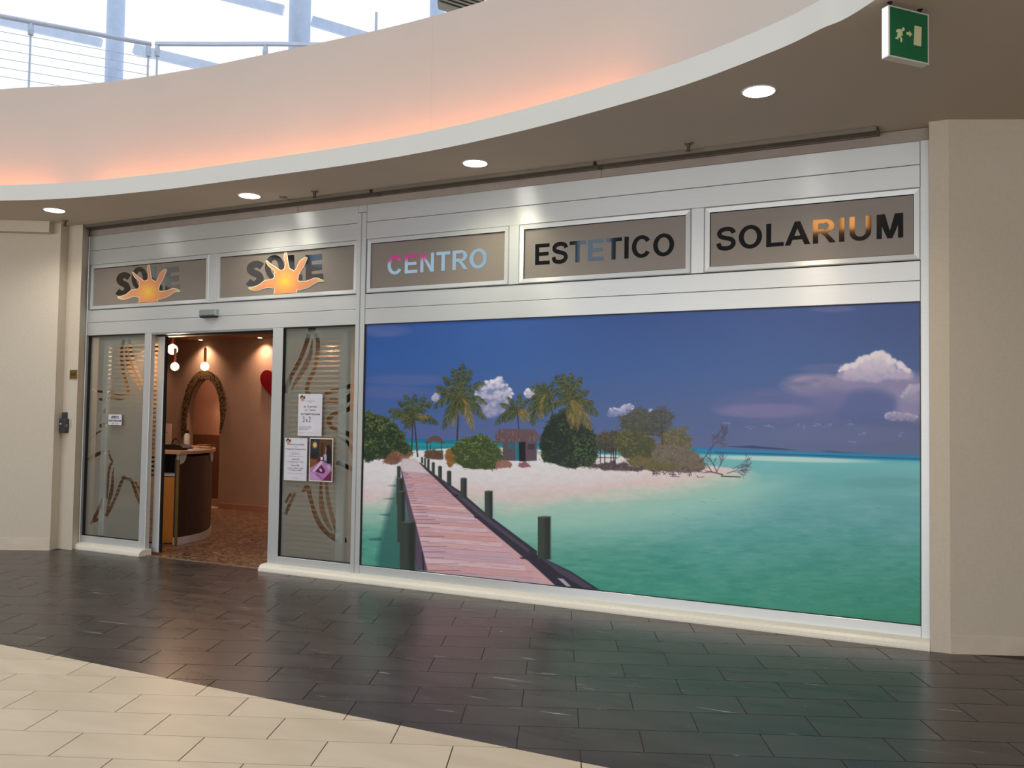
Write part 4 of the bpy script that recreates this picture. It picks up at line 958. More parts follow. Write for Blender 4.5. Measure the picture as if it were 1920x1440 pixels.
# opening hours card
ap = sheet('opening_hours_sign', -8.535, -8.322, 1.405, 1.524, 'small white card reading APERTO stuck on the left sidelight', 'sign')
lineup(ap, -8.428, 1.478, 'APERTO', .042, bold=.0012, sx=.82)
B().box(-8.527, -8.33, -.0045, -.0035, 1.444, 1.463).build('black_bar', M_ink, ap)
text('DAL LUNEDI AL SABATO', 'printed_text', .0165, M_paper, ap, -8.428, 1.4475, y=-.0055, sx=.95, bold=.0004)
lineup(ap, -8.428, 1.416, '9,00 - 21,00', .022, M_greyink, bold=.0005)
# posters on the right sidelight
p1 = sheet('poster', -5.818, -5.522, 1.345, 1.758, 'white paper poster reading 3 x 2, topmost of the three sheets', 'poster')
minilogo(p1, -5.765, 1.715, .065)
M_ser = M_ink
lineup(p1, -5.668, 1.685, 'Centro Estetico Solarium', .0115, M_greyink); lineup(p1, -5.668, 1.673, 'Benessere', .010, M_greyink)
lineup(p1, -5.668, 1.625, 'da 15 gennaio', .030, shear=.25); lineup(p1, -5.668, 1.592, 'al 1° marzo', .028, shear=.25)
lineup(p1, -5.668, 1.552, 'TRATTAMENTI SOLARIUM', .0205, bold=.0004)
def serif3x2(o, x, z, h):
    m = M_ink; q = []
    q.append(stroke(smooth_pts([(.0, .80), (.10, .96), (.25, .97), (.33, .82), (.24, .62), (.12, .55)], 6), [.04, .05, .08, .11, .07, .03, .03, .03, .03, .03, .03][:1]*31))
    th = lambda n, lo, hi: [lo+(hi-lo)*math.sin(math.pi*i/(n-1)) for i in range(n)]
    a = smooth_pts([(.02, .80), (.12, .96), (.26, .95), (.33, .80), (.25, .60), (.12, .54)], 6); b = smooth_pts([(.12, .55), (.30, .50), (.38, .30), (.30, .10), (.14, .02), (.0, .08)], 6)
    P3 = [stroke(a, th(len(a), .03, .12)), stroke(b, th(len(b), .03, .13)), R_(-.02, .03, .08, .12)]
    c = smooth_pts([(.0, .74), (.08, .93), (.22, .97), (.34, .85), (.33, .68), (.22, .42), (.02, .06)], 6)
    P2 = [stroke(c, [.03+.1*math.sin(math.pi*min(1, i/(len(c)-1)*1.0))**.8 for i in range(len(c))]), [(0, 0), (.40, 0), (.45, .2), (.41, .2), (.36, .10), (.0, .09)]]
    PX = [[(.0, .56), (.14, .56), (.44, .0), (.30, .0)], stroke([(.40, .55), (.06, .02)], .035), R_(-.03, .54, .17, .575), R_(.31, .54, .46, .575), R_(-.04, 0, .13, .03), R_(.26, 0, .48, .03)]
    for P_, off in ((P3, 0), (PX, .82), (P2, 1.62)):
        wallprint('printed_letter', [[(x+(u+off)*h*.88, z+v*h) for u, v in p] for p in P_], m, o, y=-.0045, t=.001)
serif3x2(p1, -5.757, 1.482, .053)
for i, s_ in enumerate(['per trattamenti T-SOLARIUM', 'in abbonamento da 10 sedute', 'chiedere in reception']): lineup(p1, -5.80, 1.432-.0125*i, s_, .0125, M_ink, align='LEFT')
for x, s_ in ((-5.80, 'SOLE centro estetico'), (-5.70, 'Tel. orario continuato')): lineup(p1, x, 1.372, s_, .009, M_greyink, align='LEFT')
p2 = sheet('poster', -5.979, -5.694, .903, 1.322, 'white paper poster with two discount offers, lower left of the three sheets', 'poster')
minilogo(p2, -5.93, 1.288, .062)
for z, s_, sz, mm in ((1.252, 'Promozione imperdibile', .0215, M_ink), (1.231, 'su', .018, M_ink), (1.207, 'Massaggi dello Champagne Piscina', .0185, M_ink), (1.172, 'Il massaggio rilassa', .0125, M_greyink), (1.160, 'e rigenera tutto il corpo', .0125, M_greyink),
                    (1.137, 'OFFERTA valida fino ad esaurimento', .0125, M_greyink), (1.107, 'Sconto 40%', .0205, M_ink), (1.083, 'un massaggio completo   € 30,00', .0150, M_ink), (1.045, 'Sconto 50%', .0205, M_ink), (1.020, 'pacchetto 4 sedute   € 100,00', .0160, M_ink), (1.002, 'con omaggio un massaggio', .0150, M_ink), (.972, 'Vi aspettiamo tutti i giorni in negozio', .0125, M_greyink), (.930, 'SOLE centro estetico', .009, M_greyink), (.919, 'orario continuato', .009, M_greyink)):
    lineup(p2, -5.8365, z, s_, sz, mm)
p3 = sheet('poster', -5.665, -5.379, .908, 1.328, 'photo poster with purple bedding and a golden sun, lower right of the three sheets', 'poster', m=mat('cream_card', rgb(226, 214, 206), .6))
c2 = Canvas(-5.656, -5.388, .918, 1.319, .5)
# the photo canvas is painted in its own unit frame
c2.x = (c2.gx+5.656)/.268*100; c2.y = (1.319-c2.gz)/.401*150
c2.win = lambda a, b, c, d: (slice(0, c2.H), slice(0, c2.W))
c2.C[:] = (44, 48, 60)
c2.poly([(42, 0), (100, 0), (100, 70), (42, 60)], (92, 66, 42), 1, 2); c2.poly([(48, 14), (62, 14), (60, 60), (48, 60)], (62, 44, 32), .9, 1.5); c2.poly([(0, 50), (40, 45), (45, 80), (0, 80)], (36, 34, 44), 1, 3)
c2.poly([(0, 72), (38, 74), (36, 100), (18, 108), (0, 108)], (128, 76, 44), 1, 2); c2.poly([(34, 60), (54, 56), (60, 78), (40, 92), (32, 86)], (92, 38, 48), 1, 3)
for k in range(16):
    t = 2*math.pi*k/16; r = 16 if k % 2 == 0 else 11; c2.poly([(21+3*math.cos(t-1.5), 22+3*math.sin(t-1.5)), (21+r*math.cos(t), 22+r*1.05*math.sin(t)), (21+3*math.cos(t+1.5), 22+3*math.sin(t+1.5))], (222, 178, 100), 1, .6)
c2.blob(21, 22, 7, 7.5, (232, 190, 112))
c2.poly([(0, 106), (16, 100), (50, 78), (64, 80), (92, 88), (100, 100), (100, 130), (58, 150), (0, 150)], (176, 124, 172), 1, 2)
c2.poly([(50, 78), (60, 82), (26, 122), (12, 118)], (214, 186, 212), 1, 2); c2.poly([(0, 118), (28, 128), (50, 150), (0, 150)], (190, 148, 190), 1, 3)
c2.poly([(52, 93), (72, 112), (66, 124), (46, 123), (24, 119)], (92, 34, 84), 1, 1.2); c2.poly([(42, 109), (50, 106), (58, 115), (51, 119)], (224, 172, 200), 1, .7)
c2.poly([(58, 150), (100, 112), (100, 150)], (112, 32, 74), 1, 2); c2.poly([(26, 124), (50, 134), (60, 142), (56, 145), (30, 132)], (140, 84, 150), .8, 1.5)
c2.poly([(70, 40), (76, 22), (86, 20), (94, 30), (97, 55), (96, 78), (88, 90), (74, 84), (78, 60)], (32, 24, 32), 1, 1.5)
c2.poly([(69, 30), (75, 28), (76, 42), (72, 50), (67, 44)], (150, 104, 92), 1, 1.2); c2.poly([(62, 58), (70, 50), (76, 60), (76, 80), (64, 76)], (172, 168, 194), 1, 1.5); c2.poly([(62, 78), (78, 88), (84, 92), (70, 88), (60, 82)], (150, 104, 96), 1, 1.2)
c2.poly([(48, 65), (58, 65), (58, 75), (49, 75)], (232, 216, 224), 1, .7); c2.poly([(84, 88), (94, 100), (92, 112), (78, 100)], (196, 168, 200), .9, 2)
to_mesh(c2, 'printed_photo', -.0038, vcol_mat('photo_print', .35, .4), p3, .95)
# hung wall fittings on the left reveal
pl = empty('number_plate', (-8.92, -.167, 1.92), 'small brass plate reading 9/29 on the narrow left wall', 'plate')
B().box(-8.985, -8.868, -.174, -.164, 1.918, 2.018).build('plate', M_brass, pl)
text('9/29', 'printed_text', .042, mat('brown_ink', rgb(60, 44, 24), .6), pl, -8.927, 1.952, y=-.176, sx=1.15, bold=.0008)
kb = empty('key_switch', (-9.01, -.17, 1.3), 'dark grey key switch box below the brass number plate', 'switch')
M_kb = mat('dark_plastic', rgb(58, 60, 60), .5)
def rbox(x0, x1, y0, y1, z0, z1, r, name, m, parent):
    prf = []
    for cx, cz, a0 in ((x1-r, z1-r, 0), (x0+r, z1-r, 90), (x0+r, z0+r, 180), (x1-r, z0+r, 270)):
        prf += [(cx+r*math.cos(math.radians(a0+t)), cz+r*math.sin(math.radians(a0+t))) for t in (0, 30, 60, 90)]
    n = len(prf); cx, cz = (x0+x1)/2, (z0+z1)/2
    V = [(a, y1, b) for a, b in prf]+[(a, y0+.006, b) for a, b in prf]+[(cx+(a-cx)*.93, y0, cz+(b-cz)*.93) for a, b in prf]
    Fc = [tuple(range(2*n, 3*n))]+[(i, (i+1) % n, n+(i+1) % n, n+i) for i in range(n)]+[(n+i, n+(i+1) % n, 2*n+(i+1) % n, 2*n+i) for i in range(n)]
    return mk(name, V, Fc, m, parent)
rbox(-9.075, -8.972, -.225, -.167, 1.305, 1.47, .018, 'housing', M_kb, kb)
rbox(-9.052, -9.0, -.205, -.167, 1.455, 1.54, .008, 'upper_block', M_kb, kb)
B().box(-9.05, -9.028, -.227, -.224, 1.40, 1.415).build('lock_mark', mat('white_mark', rgb(220, 220, 220), .5), kb)
kr = B().tube([(-8.972, -.20, 1.40), (-8.955, -.21, 1.40)], .004, 8); kr.tube([(-8.958+.012*math.cos(t), -.21, 1.388+.014*math.sin(t)) for t in np.linspace(0, 6.2, 12)], .0015, 6); kr.build('key', M_steel, kb)
B().box(-8.962, -8.936, -.172, -.167, 1.37, 1.46).build('paper_tag', mat('tag', rgb(190, 178, 160), .7), kb)

# ================================================================== CEILING FIXTURES
M_lamp = emis('downlight_glow', (1, .96, .86, 1), 12)
for i, (x, y, lab, col) in enumerate([(-8.51, -.774, 'round recessed ceiling downlight at the far left', (1, .95, .86)), (-6.137, -.414, 'round recessed ceiling downlight over the entrance', (1, .92, .75)),
                                      (-3.587, -.494, 'round recessed ceiling downlight over the middle of the mural', (1, .93, .68)), (-1.132, -1.167, 'round recessed ceiling downlight nearest the exit sign', (1, .80, .55))]):
    d = empty('downlight', (x, y, HC), lab, 'lamp', 'round downlights in the soffit')
    B().lathe((x, y, HC), [(.100, -.004), (.112, -.004), (.114, 0), (.114, .0), (.098, .0)], 32).build('trim_ring', M_ring, d, smooth=True)
    B().lathe((x, y, HC), [(.0985, -.006), (.0985, -.003)], 32).build('lens', M_lamp, d)
    light('downlight_beam', 'SPOT', (x, y, HC-.03), (70, 70, 70, 110)[i], col, .09, angle=140, blend=1.0)
M_kbd = mat('dark_bronze', rgb(84, 70, 56), .5, .4)
def sprinkler(x, y, lab):
    s = empty('sprinkler', (x, y, HC), lab, 'sprinkler')
    B().lathe((x, y, HC), [(.006, -.012), (.034, -.010), (.036, 0)], 16).build('rose', M_vent, s)
    B().lathe((x, y, HC), [(.011, -.06), (.013, -.035), (.016, -.012)], 10).build('body', M_kbd, s)
    B().lathe((x, y, HC), [(.005, -.068), (.024, -.064), (.022, -.061), (.008, -.06)], 12).build('deflector', M_kbd, s)
sprinkler(-8.849, -.398, 'small brass sprinkler head in the ceiling corner at the left'); sprinkler(-5.428, -.306, 'small brass sprinkler head over the entrance'); sprinkler(-1.828, -.309, 'small brass sprinkler head above the ESTETICO pane')
q = CP+(CF+CR*((531-960)/FPX)-CU*((369-720)/FPX))*((HC-CP.z)/((CF+CR*((531-960)/FPX)-CU*((369-720)/FPX)).z))
sd = empty('ceiling_detector', (q.x, q.y, HC), 'flat little round detector in the soffit beside the middle sprinkler', 'detector')
B().lathe((q.x, q.y, HC), [(.028, -.014), (.036, -.008), (.038, 0)], 18).build('cap', M_vent, sd)
# linear slot diffusers along the shopfront
M_slot = mat('slot_dark', rgb(40, 38, 36), .7)
for i, (x0, x1, lab) in enumerate([(-9.03, -4.90, 'long dark slot vent in the ceiling over the entrance, left one of three'), (-4.89, -2.66, 'dark slot vent in the ceiling over the mural, middle one of three'), (-2.65, -.50, 'dark slot vent in the ceiling ending near the right wall')]):
    v = empty('slot_vent', ((x0+x1)/2, -.07, HC), lab, 'vent', 'slot vents along the shopfront')
    B().box(x0, x1, -.135, -.012, HC-.004, HC-.001).build('backing', M_slot, v)
    for y0, y1 in ((-.145, -.132), (-.016, -.001)): B().box(x0, x1, y0, y1, HC-.030, HC-.0005).build('frame_rail', M_vent, v)
    for xx in (x0, x1-.014): B().box(xx, xx+.014, -.145, -.004, HC-.030, HC-.0005).build('frame_end', M_vent, v)
    for k in range(4):
        yy = -.112+.028*k; B().box(x0+.014, x1-.014, yy-.0045, yy+.0045, HC-.026, HC-.002).build('slat', M_vent, v)
# exit sign ------------------------------------------------------------------
A2 = Vector((-.281, -2.131)); ds = Vector((.131, .149)).normalized(); ns = Vector((ds.y, -ds.x)); TS = .046
ex = empty('exit_sign', (A2.x+ds.x*.1, A2.y+ds.y*.1, 3.38), 'green emergency exit sign box with running figure hanging from the soffit', 'sign')
M_sgw = mat('sign_white', rgb(214, 210, 200), .4); M_green = mat('sign_green', rgb(22, 106, 66), .45); M_pict = mat('sign_cream', rgb(218, 218, 170), .5)
M_side = emis('lit_side', (.92, .97, 1, 1), 1.05)
def sp(u, w, z): return (A2.x+ds.x*u+ns.x*w, A2.y+ds.y*u+ns.y*w, z)
def sbox(u0, u1, w0, w1, z0, z1, name, m, parent=ex):
    V = [sp(u, w, z) for z in (z0, z1) for u, w in ((u0, w0), (u1, w0), (u1, w1), (u0, w1))]
    return mk(name, V, [(0, 1, 2, 3), (7, 6, 5, 4), (0, 4, 5, 1), (1, 5, 6, 2), (2, 6, 7, 3), (3, 7, 4, 0)], m, parent)
sbox(-.030, .236, -TS, 0, 3.383, 3.643, 'housing', M_sgw); sbox(-.0315, -.0300, -TS+.002, -.004, 3.388, 3.640, 'lit_edge', M_side)
gf = sbox(-.022, .226, 0, .002, 3.391, 3.635, 'green_face', M_green)
for u in (.0, .2): 
    p = sp(u, -TS/2, 0); B().lathe((p[0], p[1], 3.643), [(.016, 0), (.008, .006), (.006, .027), (.014, .027)], 12).build('hanger', M_gask, ex)
def sprint(polys, name='pictogram'):
    # u, z in crop pixels of the sign face
    f = lambda x, y: (-.018+(x-690)/(1320-690)*.238, 3.632-(y-135-(x-690)*.21)/(870)*.236)
    P, T = shape2d([[f(*p) for p in q] for q in polys]); V, Fc = slab2d(P, T, lambda a, b, d: sp(a, .0035-d, b), .0015); mk(name, V, Fc, M_pict, gf)
hd = [(902+24*math.cos(t), 540+34*math.sin(t)) for t in np.linspace(0, 6.28, 14)[:-1]]
sprint([hd, [(790, 548), (830, 536), (868, 548), (888, 580), (885, 640), (900, 650), (895, 662), (872, 660), (858, 672), (884, 720), (880, 782), (852, 780), (856, 730), (838, 690), (818, 700), (816, 735), (768, 725), (768, 700), (796, 696), (800, 640), (808, 590), (790, 605), (776, 580)]], 'running_figure')
sprint([[(960, 590), (1006, 596), (1008, 568), (1060, 634), (1008, 682), (1006, 650), (960, 640)]], 'arrow')
sprint([[(1103, 462), (1226, 488), (1215, 856), (1085, 828)]], 'door_symbol')

# ================================================================== SHOP INTERIOR
YB = 4.03; ZC = 2.78
M_pink = mat('rose_plaster', rgb(178, 147, 128), .75, 0, .25, noise=(3, .05, (1, 1, 1)))
M_brown = mat('brown_plaster', rgb(104, 66, 52), .8, 0, .2)
M_isk = mat('rose_skirting', rgb(180, 128, 108), .5)
iw = empty('wall_interior', (-9, YB, 0), 'rose plaster wall with arched opening inside the shop', kind='structure')
arch = [(-11.62, 0), (-10.87, 0), (-10.87, 1.55)]+[(-11.245+.375*math.cos(t), 1.55+.59*math.sin(t)) for t in np.linspace(0, math.pi, 16)[1:-1]]+[(-11.62, 1.55)]
arch[2] = (-10.87, 1.45)
P, T = shape2d([[(-13.6, -.001), (-5.2, -.001), (-5.2, ZC), (-13.6, ZC)]], [[(a, b if b > 0 else -.002) for a, b in arch]]) if 0 else shape2d([R_(-13.6, 0, -5.2, ZC)], [[(a, b+1e-4) for a, b in arch]])
V, Fc = slab2d(P, T, lambda a, b, d: (a, YB+d, b), .14); mk('plaster', V, Fc, M_pink, iw)
for nm, b, m in (('side_wall', (-13.8, -13.6, .25, 7.2, 0, ZC), M_brown), ('side_wall', (-5.2, -5.1, .3, 7.2, 0, ZC), M_pink), ('rear_wall', (-13.6, -5.2, 7.0, 7.2, 0, ZC), M_brown)): B().box(*b).build(nm, m, iw)
B().box(-13.8, -5.1, .25, 7.2, ZC, ZC+.1).build('interior_ceiling', mat('interior_ceiling', rgb(150, 112, 92), .8), iw)
B().box(-10.86, -5.2, YB-.012, YB, 0, .085).build('baseboard_back', M_isk, None, kind='structure')
# partitions closing the void over the shop and behind the mural
B().box(-13.8, -5.1, .25, .3, 2.5, HC).build('bulkhead', M_brown, iw)
B().box(-13.8, -9.2, .2, .3, 0, HC).build('return_wall', M_brown, iw)
B().box(-5.1, -.1, .3, .35, 0, HC).build('lining', M_dark, iw)
# wainscot beyond the arch
B().box(-13.6, -8.5, 5.3, 5.4, 0, ZC).build('corridor_wall', M_pink, iw); B().box(-13.6, -8.5, 5.26, 5.3, 0, 1.16).build('wainscot', mat('wainscot', rgb(120, 84, 70), .5), iw)
B().box(-11.62, -11.45, 5.1, 5.26, 0, .95).build('dark_partition', M_dark, iw)
# arch surround with spotted print
def leopard():
    m = bpy.data.materials.new('leopard_print'); m.use_nodes = True; N = m.node_tree.nodes; L = m.node_tree.links; p = N['Principled BSDF']
    g = N.new('ShaderNodeNewGeometry'); v = N.new('ShaderNodeTexVoronoi'); v.inputs['Scale'].default_value = 26; v.feature = 'F1'
    n = N.new('ShaderNodeTexNoise'); n.inputs['Scale'].default_value = 20; ad = N.new('ShaderNodeMix'); ad.data_type = 'VECTOR'; ad.inputs[0].default_value = .08
    L.new(g.outputs['Position'], v.inputs['Vector']); r = N.new('ShaderNodeValToRGB'); e = r.color_ramp.elements; e[0].position = .30; e[0].color = rgb(30, 20, 14); e[1].position = .5; e[1].color = rgb(118, 92, 60)
    L.new(v.outputs['Distance'], r.inputs[0]); L.new(r.outputs[0], p.inputs['Base Color']); p.inputs['Roughness'].default_value = .6; return m
cen = [(-11.665, 1.15), (-11.67, 1.45), (-11.64, 1.72), (-11.55, 1.98), (-11.40, 2.15), (-11.245, 2.20), (-11.09, 2.17), (-10.95, 2.06), (-10.84, 1.86), (-10.80, 1.62), (-10.815, 1.42), (-10.85, 1.22)]
cs = smooth_pts(cen, 4); wid = [.09+.05*math.sin(math.pi*i/(len(cs)-1)) if i < len(cs)-8 else .10*(len(cs)-1-i)/8+.01 for i in range(len(cs))]
ls = wallprint('arch_surround', [stroke(cs, wid)], leopard(), iw, y=YB-.03, t=.03)
# sconce
sc = empty('wall_sconce', (-11.75, 5.3, 1.95), 'dark box wall lamp shining down inside the arch', 'lamp')
B().box(-11.98, -11.55, 5.18, 5.3, 1.95, 2.07).build('housing', M_dark, sc); B().box(-11.95, -11.58, 5.19, 5.29, 1.945, 1.95).build('lens', emis('sconce_glow', (1, .6, .3, 1), 6), sc)
light('sconce_beam', 'AREA', (-11.75, 5.22, 1.93), 14, (1, .6, .35), .2, spread=150)
light('corridor_glow', 'POINT', (-11.9, 4.6, 2.5), 16, (1, .55, .35), .15)  # added fill brightening the corridor beyond the arch, no fitting there
# interior floor
def pebble():
    m = bpy.data.materials.new('pebble_mosaic'); m.use_nodes = True; N = m.node_tree.nodes; L = m.node_tree.links; p = N['Principled BSDF']
    g = N.new('ShaderNodeNewGeometry'); v = N.new('ShaderNodeTexVoronoi'); v.inputs['Scale'].default_value = 16; v.feature = 'DISTANCE_TO_EDGE'; L.new(g.outputs['Position'], v.inputs['Vector'])
    v2 = N.new('ShaderNodeTexVoronoi'); v2.inputs['Scale'].default_value = 16; L.new(g.outputs['Position'], v2.inputs['Vector'])
    r = N.new('ShaderNodeValToRGB'); e = r.color_ramp.elements; e[0].position = .0; e[0].color = rgb(88, 62, 46); e[1].position = 1; e[1].color = rgb(158, 124, 96)
    L.new(v2.outputs['Color'], r.inputs[0]); r2 = N.new('ShaderNodeValToRGB'); r2.color_ramp.elements[0].position = .02; r2.color_ramp.elements[0].color = (.10, .07, .05, 1); r2.color_ramp.elements[1].position = .10
    L.new(v.outputs['Distance'], r2.inputs[0]); mx = N.new('ShaderNodeMix'); mx.data_type = 'RGBA'; mx.blend_type = 'MULTIPLY'; mx.inputs[0].default_value = 1
    L.new(r.outputs[0], mx.inputs[6]); L.new(r2.outputs[0], mx.inputs[7]); L.new(mx.outputs[2], p.inputs['Base Color']); p.inputs['Roughness'].default_value = .3; return m
B().box(-13.8, -5.1, -.03, 7.2, -.004, .0).build('floor_mosaic', pebble(), None, kind='structure')['label'] = 'brown pebble mosaic floor inside the shop'
B().box(-7.9, -6.17, -.01, .02, -.002, .004).build('trim_4', M_vent, None, kind='structure')['label'] = 'thin metal threshold strip across the entrance'
# interior lights
for i, x in enumerate((-12.65, -11.22, -9.93, -8.6, -7.2)):
    o = light('wall_washer', 'SPOT', (x, YB-.14, 2.76), 56 if i != 0 else 95, (1, .66, .44), .04, (math.radians(4), 0, 0), angle=120, blend=.9)
    d = empty('ceiling_spot', (x, YB-.14, ZC), 'small warm ceiling spot washing the rose wall, '+['at the far left behind the sidelight', 'above the arched opening', 'left of the heart ornament', 'right of the heart ornament', 'behind the right sidelight'][i], 'lamp', 'warm spots along the rose wall')
    B().lathe((x, YB-.14, ZC), [(.035, -.012), (.045, -.01), (.047, 0)], 16).build('ring', M_alu, d); B().lathe((x, YB-.14, ZC), [(.033, -.014), (.033, -.012)], 16).build('lens', emis('spot_glow', (1, .72, .42, 1), 14), d)
light('window_lamp', 'POINT', (-8.08, .5, 2.15), 24, (1, .66, .42), .08)  # added fill lighting the left sidelight stripes from behind, no fitting there
light('window_lamp', 'POINT', (-5.7, 1.5, 2.3), 5, (1, .75, .5), .3)  # added dim fill behind the right sidelight, no fitting there
light('shop_fill_light', 'AREA', (-8.6, 2.6, 2.72), 19, (1, .72, .55), 1.2)  # added overhead fill for the shop interior, without a fitting
# pendants
M_bulb = emis('bulb_glow', (1, .62, .34, 1), 7)
M_cop = mat('copper', rgb(120, 66, 46), .4, .6)
M_cry = see_through('crystal', (1, .93, .85, 1), 0, gloss=True)
for i, (x, y, z, lab) in enumerate([(-9.72, 2.0, 2.195, 'glowing round pendant lamp nearer the counter, dimmer socket'), (-9.154, 2.0, 2.19, 'glowing crystal pendant lamp with long copper socket, right one of the pair'), (-10.05, 2.25, 2.46, 'glowing round lamp half hidden behind the door leaf')]):
    r = .058 if i < 2 else .075
    d = empty('pendant_lamp', (x, y, z-r), lab, 'lamp', 'pendant lamps over the reception counter')
    pr = [(r*math.sin(t), -r*math.cos(t)) for t in np.linspace(.12, math.pi-.15, 9)]
    B().lathe((x, y, z), pr, 12).build('globe', M_bulb, d)
    B().lathe((x, y, z), [(.012, r), (.02, r+.012), (.02, r+.19), (.004, r+.2)], 12).build('socket', M_cop, d)
    B().tube([(x, y, z+r+.2), (x, y, ZC)], .003, 6).build('cord', M_cop, d)
    light('pendant_glow', 'POINT', (x, y-.09, z), 2.2, (1, .55, .28), .05)
# heart ornament on the wall
hp = []
for t in np.linspace(0, 2*math.pi, 40)[:-1]: hp.append((-9.72+.27*math.sin(t)**3, 2.06+.0168*(13*math.cos(t)-5*math.cos(2*t)-2*math.cos(3*t)-math.cos(4*t))))
wallprint('heart_ornament', [hp], mat('red_gloss', rgb(118, 10, 20), .4), None, y=YB-.05, t=.05, label='glossy red heart ornament on the rose wall', cat='ornament')
# reception desk
dk = empty('reception_desk', (-8.7, 1.2, 0), 'reception desk with orange end panel, dark curved front and pale top', 'desk')
M_or = mat('orange_laminate', rgb(206, 132, 52), .5); M_ol = mat('olive_edge', rgb(120, 104, 48), .5); M_dfr = mat('dark_brown_front', rgb(62, 40, 32), .45, noise=(12, .2, (1, 1, .2))); M_top = mat('pale_worktop', rgb(190, 150, 118), .4); M_wb = mat('white_bracket', rgb(200, 190, 184), .5)
fr = smooth_pts([(-8.222, .75), (-8.24, .95), (-8.335, 1.25), (-8.56, 1.58), (-8.85, 1.88), (-9.2, 2.12), (-9.6, 2.28), (-10.0, 2.34)], 4)
inn = [(x-.045*1.0, y-.03) for x, y in fr]
def strip(b, A_, I_, z0, z1): return b.prism(list(A_)+list(I_[::-1]), z0, z1)
strip(B(), fr, inn, .085, 1.03).build('curved_front', M_dfr, dk); o1 = [(x+.006, y+.004) for x, y in fr]; strip(B(), o1, inn, 0, .085).build('kick_plate', M_wb, dk)
e0, e1 = Vector((-8.74, .583)), Vector((-8.222, .75)); de = (e1-e0).normalized(); ne = Vector((de.y, -de.x))
def edge(b, s0, s1, w0, w1, z0, z1): return b.prism([(e0.x+de.x*s+ne.x*w, e0.y+de.y*s+ne.y*w) for s, w in ((s0, w0), (s1, w0), (s1, w1), (s0, w1))], z0, z1)
LE = (e1-e0).length
edge(B(), 0, LE-.035, -.02, .006, .02, .765).build('end_panel', M_or, dk); edge(B(), LE-.034, LE, -.03, .010, .0, 1.0).build('edge_post', M_ol, dk)
edge(B(), 0, LE-.035, -.35, .0, .765, .79).build('niche_shelf', M_or, dk); edge(B(), 0, LE-.035, -.36, -.34, .79, 1.06).build('niche_back', M_dark, dk); edge(B(), -.01, .01, -.35, 0, .0, 1.06).build('niche_side', M_dark, dk)
edge(B(), .25, LE-.05, -.2, -.03, .80, .83).build('shelf_papers', M_paper, dk)
ot = [(x+.05, y+.0) for x, y in fr]; top = [(-8.76, .54), (-8.175, .715)]+ot[1:]+[(-10.1, 2.1), (-9.5, 1.9), (-8.9, 1.5), (-8.7, 1.1)]
B().prism(top, 1.065, 1.10).build('worktop', M_top, dk)
edge(B(), LE-.035, LE, -.03, .012, 1.0, 1.066).build('bracket', M_wb, dk)
bp = [(0, 1.066), (.10, 1.066), (.075, 1.0), (.045, .96), (.0, .945)]
V = [(fr[1][0]+.006, fr[0][1]+u, z) for u, z in bp]+[(fr[1][0]+.016, fr[0][1]+u, z) for u, z in bp]; n = 5
mk('bracket', V, [tuple(range(n)), tuple(range(2*n-1, n-1, -1))]+[(i, n+i, n+(i+1) % n, (i+1) % n) for i in range(n)], M_wb, dk)
a_, b_ = Vector(fr[10]), Vector(fr[14]); dd = (b_-a_).normalized(); nn = Vector((dd.y, -dd.x)); bp = [(-.02, 1.066), (.32, 1.066), (.30, .99), (.25, .945), (.18, .93), (.11, .945), (.04, 1.0)]
V = [(a_.x+dd.x*u+nn.x*w, a_.y+dd.y*u+nn.y*w, z) for w in (.008, .02) for u, z in bp]; n = 7
mk('bracket', V, [tuple(range(n)), tuple(range(2*n-1, n-1, -1))]+[(i, n+i, n+(i+1) % n, (i+1) % n) for i in range(n)], M_wb, dk)
# things on the desk
pc = empty('display_canvas', (-8.80, 1.05, 1.10), 'pale standing panel with a dark twig print on the desk', 'picture')
B().box(-8.90, -8.72, 1.04, 1.07, 1.10, 1.415).build('panel', mat('pale_panel', rgb(178, 150, 140), .6), pc)
tw = [stroke(smooth_pts([(-8.88, 1.23), (-8.84, 1.26), (-8.80, 1.30), (-8.76, 1.31)], 4), .006), stroke([(-8.84, 1.262), (-8.82, 1.24), (-8.79, 1.25)], .005), stroke([(-8.815, 1.29), (-8.81, 1.32), (-8.785, 1.335)], .004)]
wallprint('twig_print', tw, M_ink, pc, y=1.037, t=.003)
bt = empty('pump_bottle', (-8.62, 1.22, 1.10), 'white bottle with black cap on the desk', 'bottle')
B().lathe((-8.62, 1.22, 1.10), [(.034, 0), (.036, .01), (.036, .175), (.022, .195), (.02, .20)], 16).build('body', mat('white_bottle', rgb(205, 198, 190), .35), bt, smooth=True); B().lathe((-8.62, 1.22, 1.10), [(.024, .20), (.024, .235)], 14).build('cap', M_gask, bt)
bg_ = empty('handbag', (-8.50, 1.0, 1.10), 'black handbag lying on the desk', 'bag')
V = []; pf = [(-.17, 0), (-.18, .03), (-.15, .062), (0, .07), (.12, .058), (.16, .03), (.15, 0)]
ptb = B(); ptb.add([(-8.54+u, y, 1.10+w) for y in (.94, 1.10) for u, w in pf], [tuple(range(7)), tuple(range(13, 6, -1))]+[(i, 7+i, 7+(i+1) % 7, (i+1) % 7) for i in range(7)]); ptb.build('body', M_gask, bg_)
B().tube([(-8.66+.07*(1-math.cos(t))/1, 1.02, 1.16+.075*math.sin(t)) for t in np.linspace(0, math.pi, 10)], .007, 6).build('strap', M_gask, bg_)
tb = empty('wire_tray', (-8.5, 1.42, 1.10), 'small wire tray on the curved end of the desk', 'tray')
for rr, zz in ((.10, .05), (.08, .01)): B().tube([(-8.50+rr*1.1*math.cos(t), 1.42+rr*math.sin(t), 1.105+zz) for t in np.linspace(0, 6.283, 22)], .004, 6).build('rim', M_brass, tb)
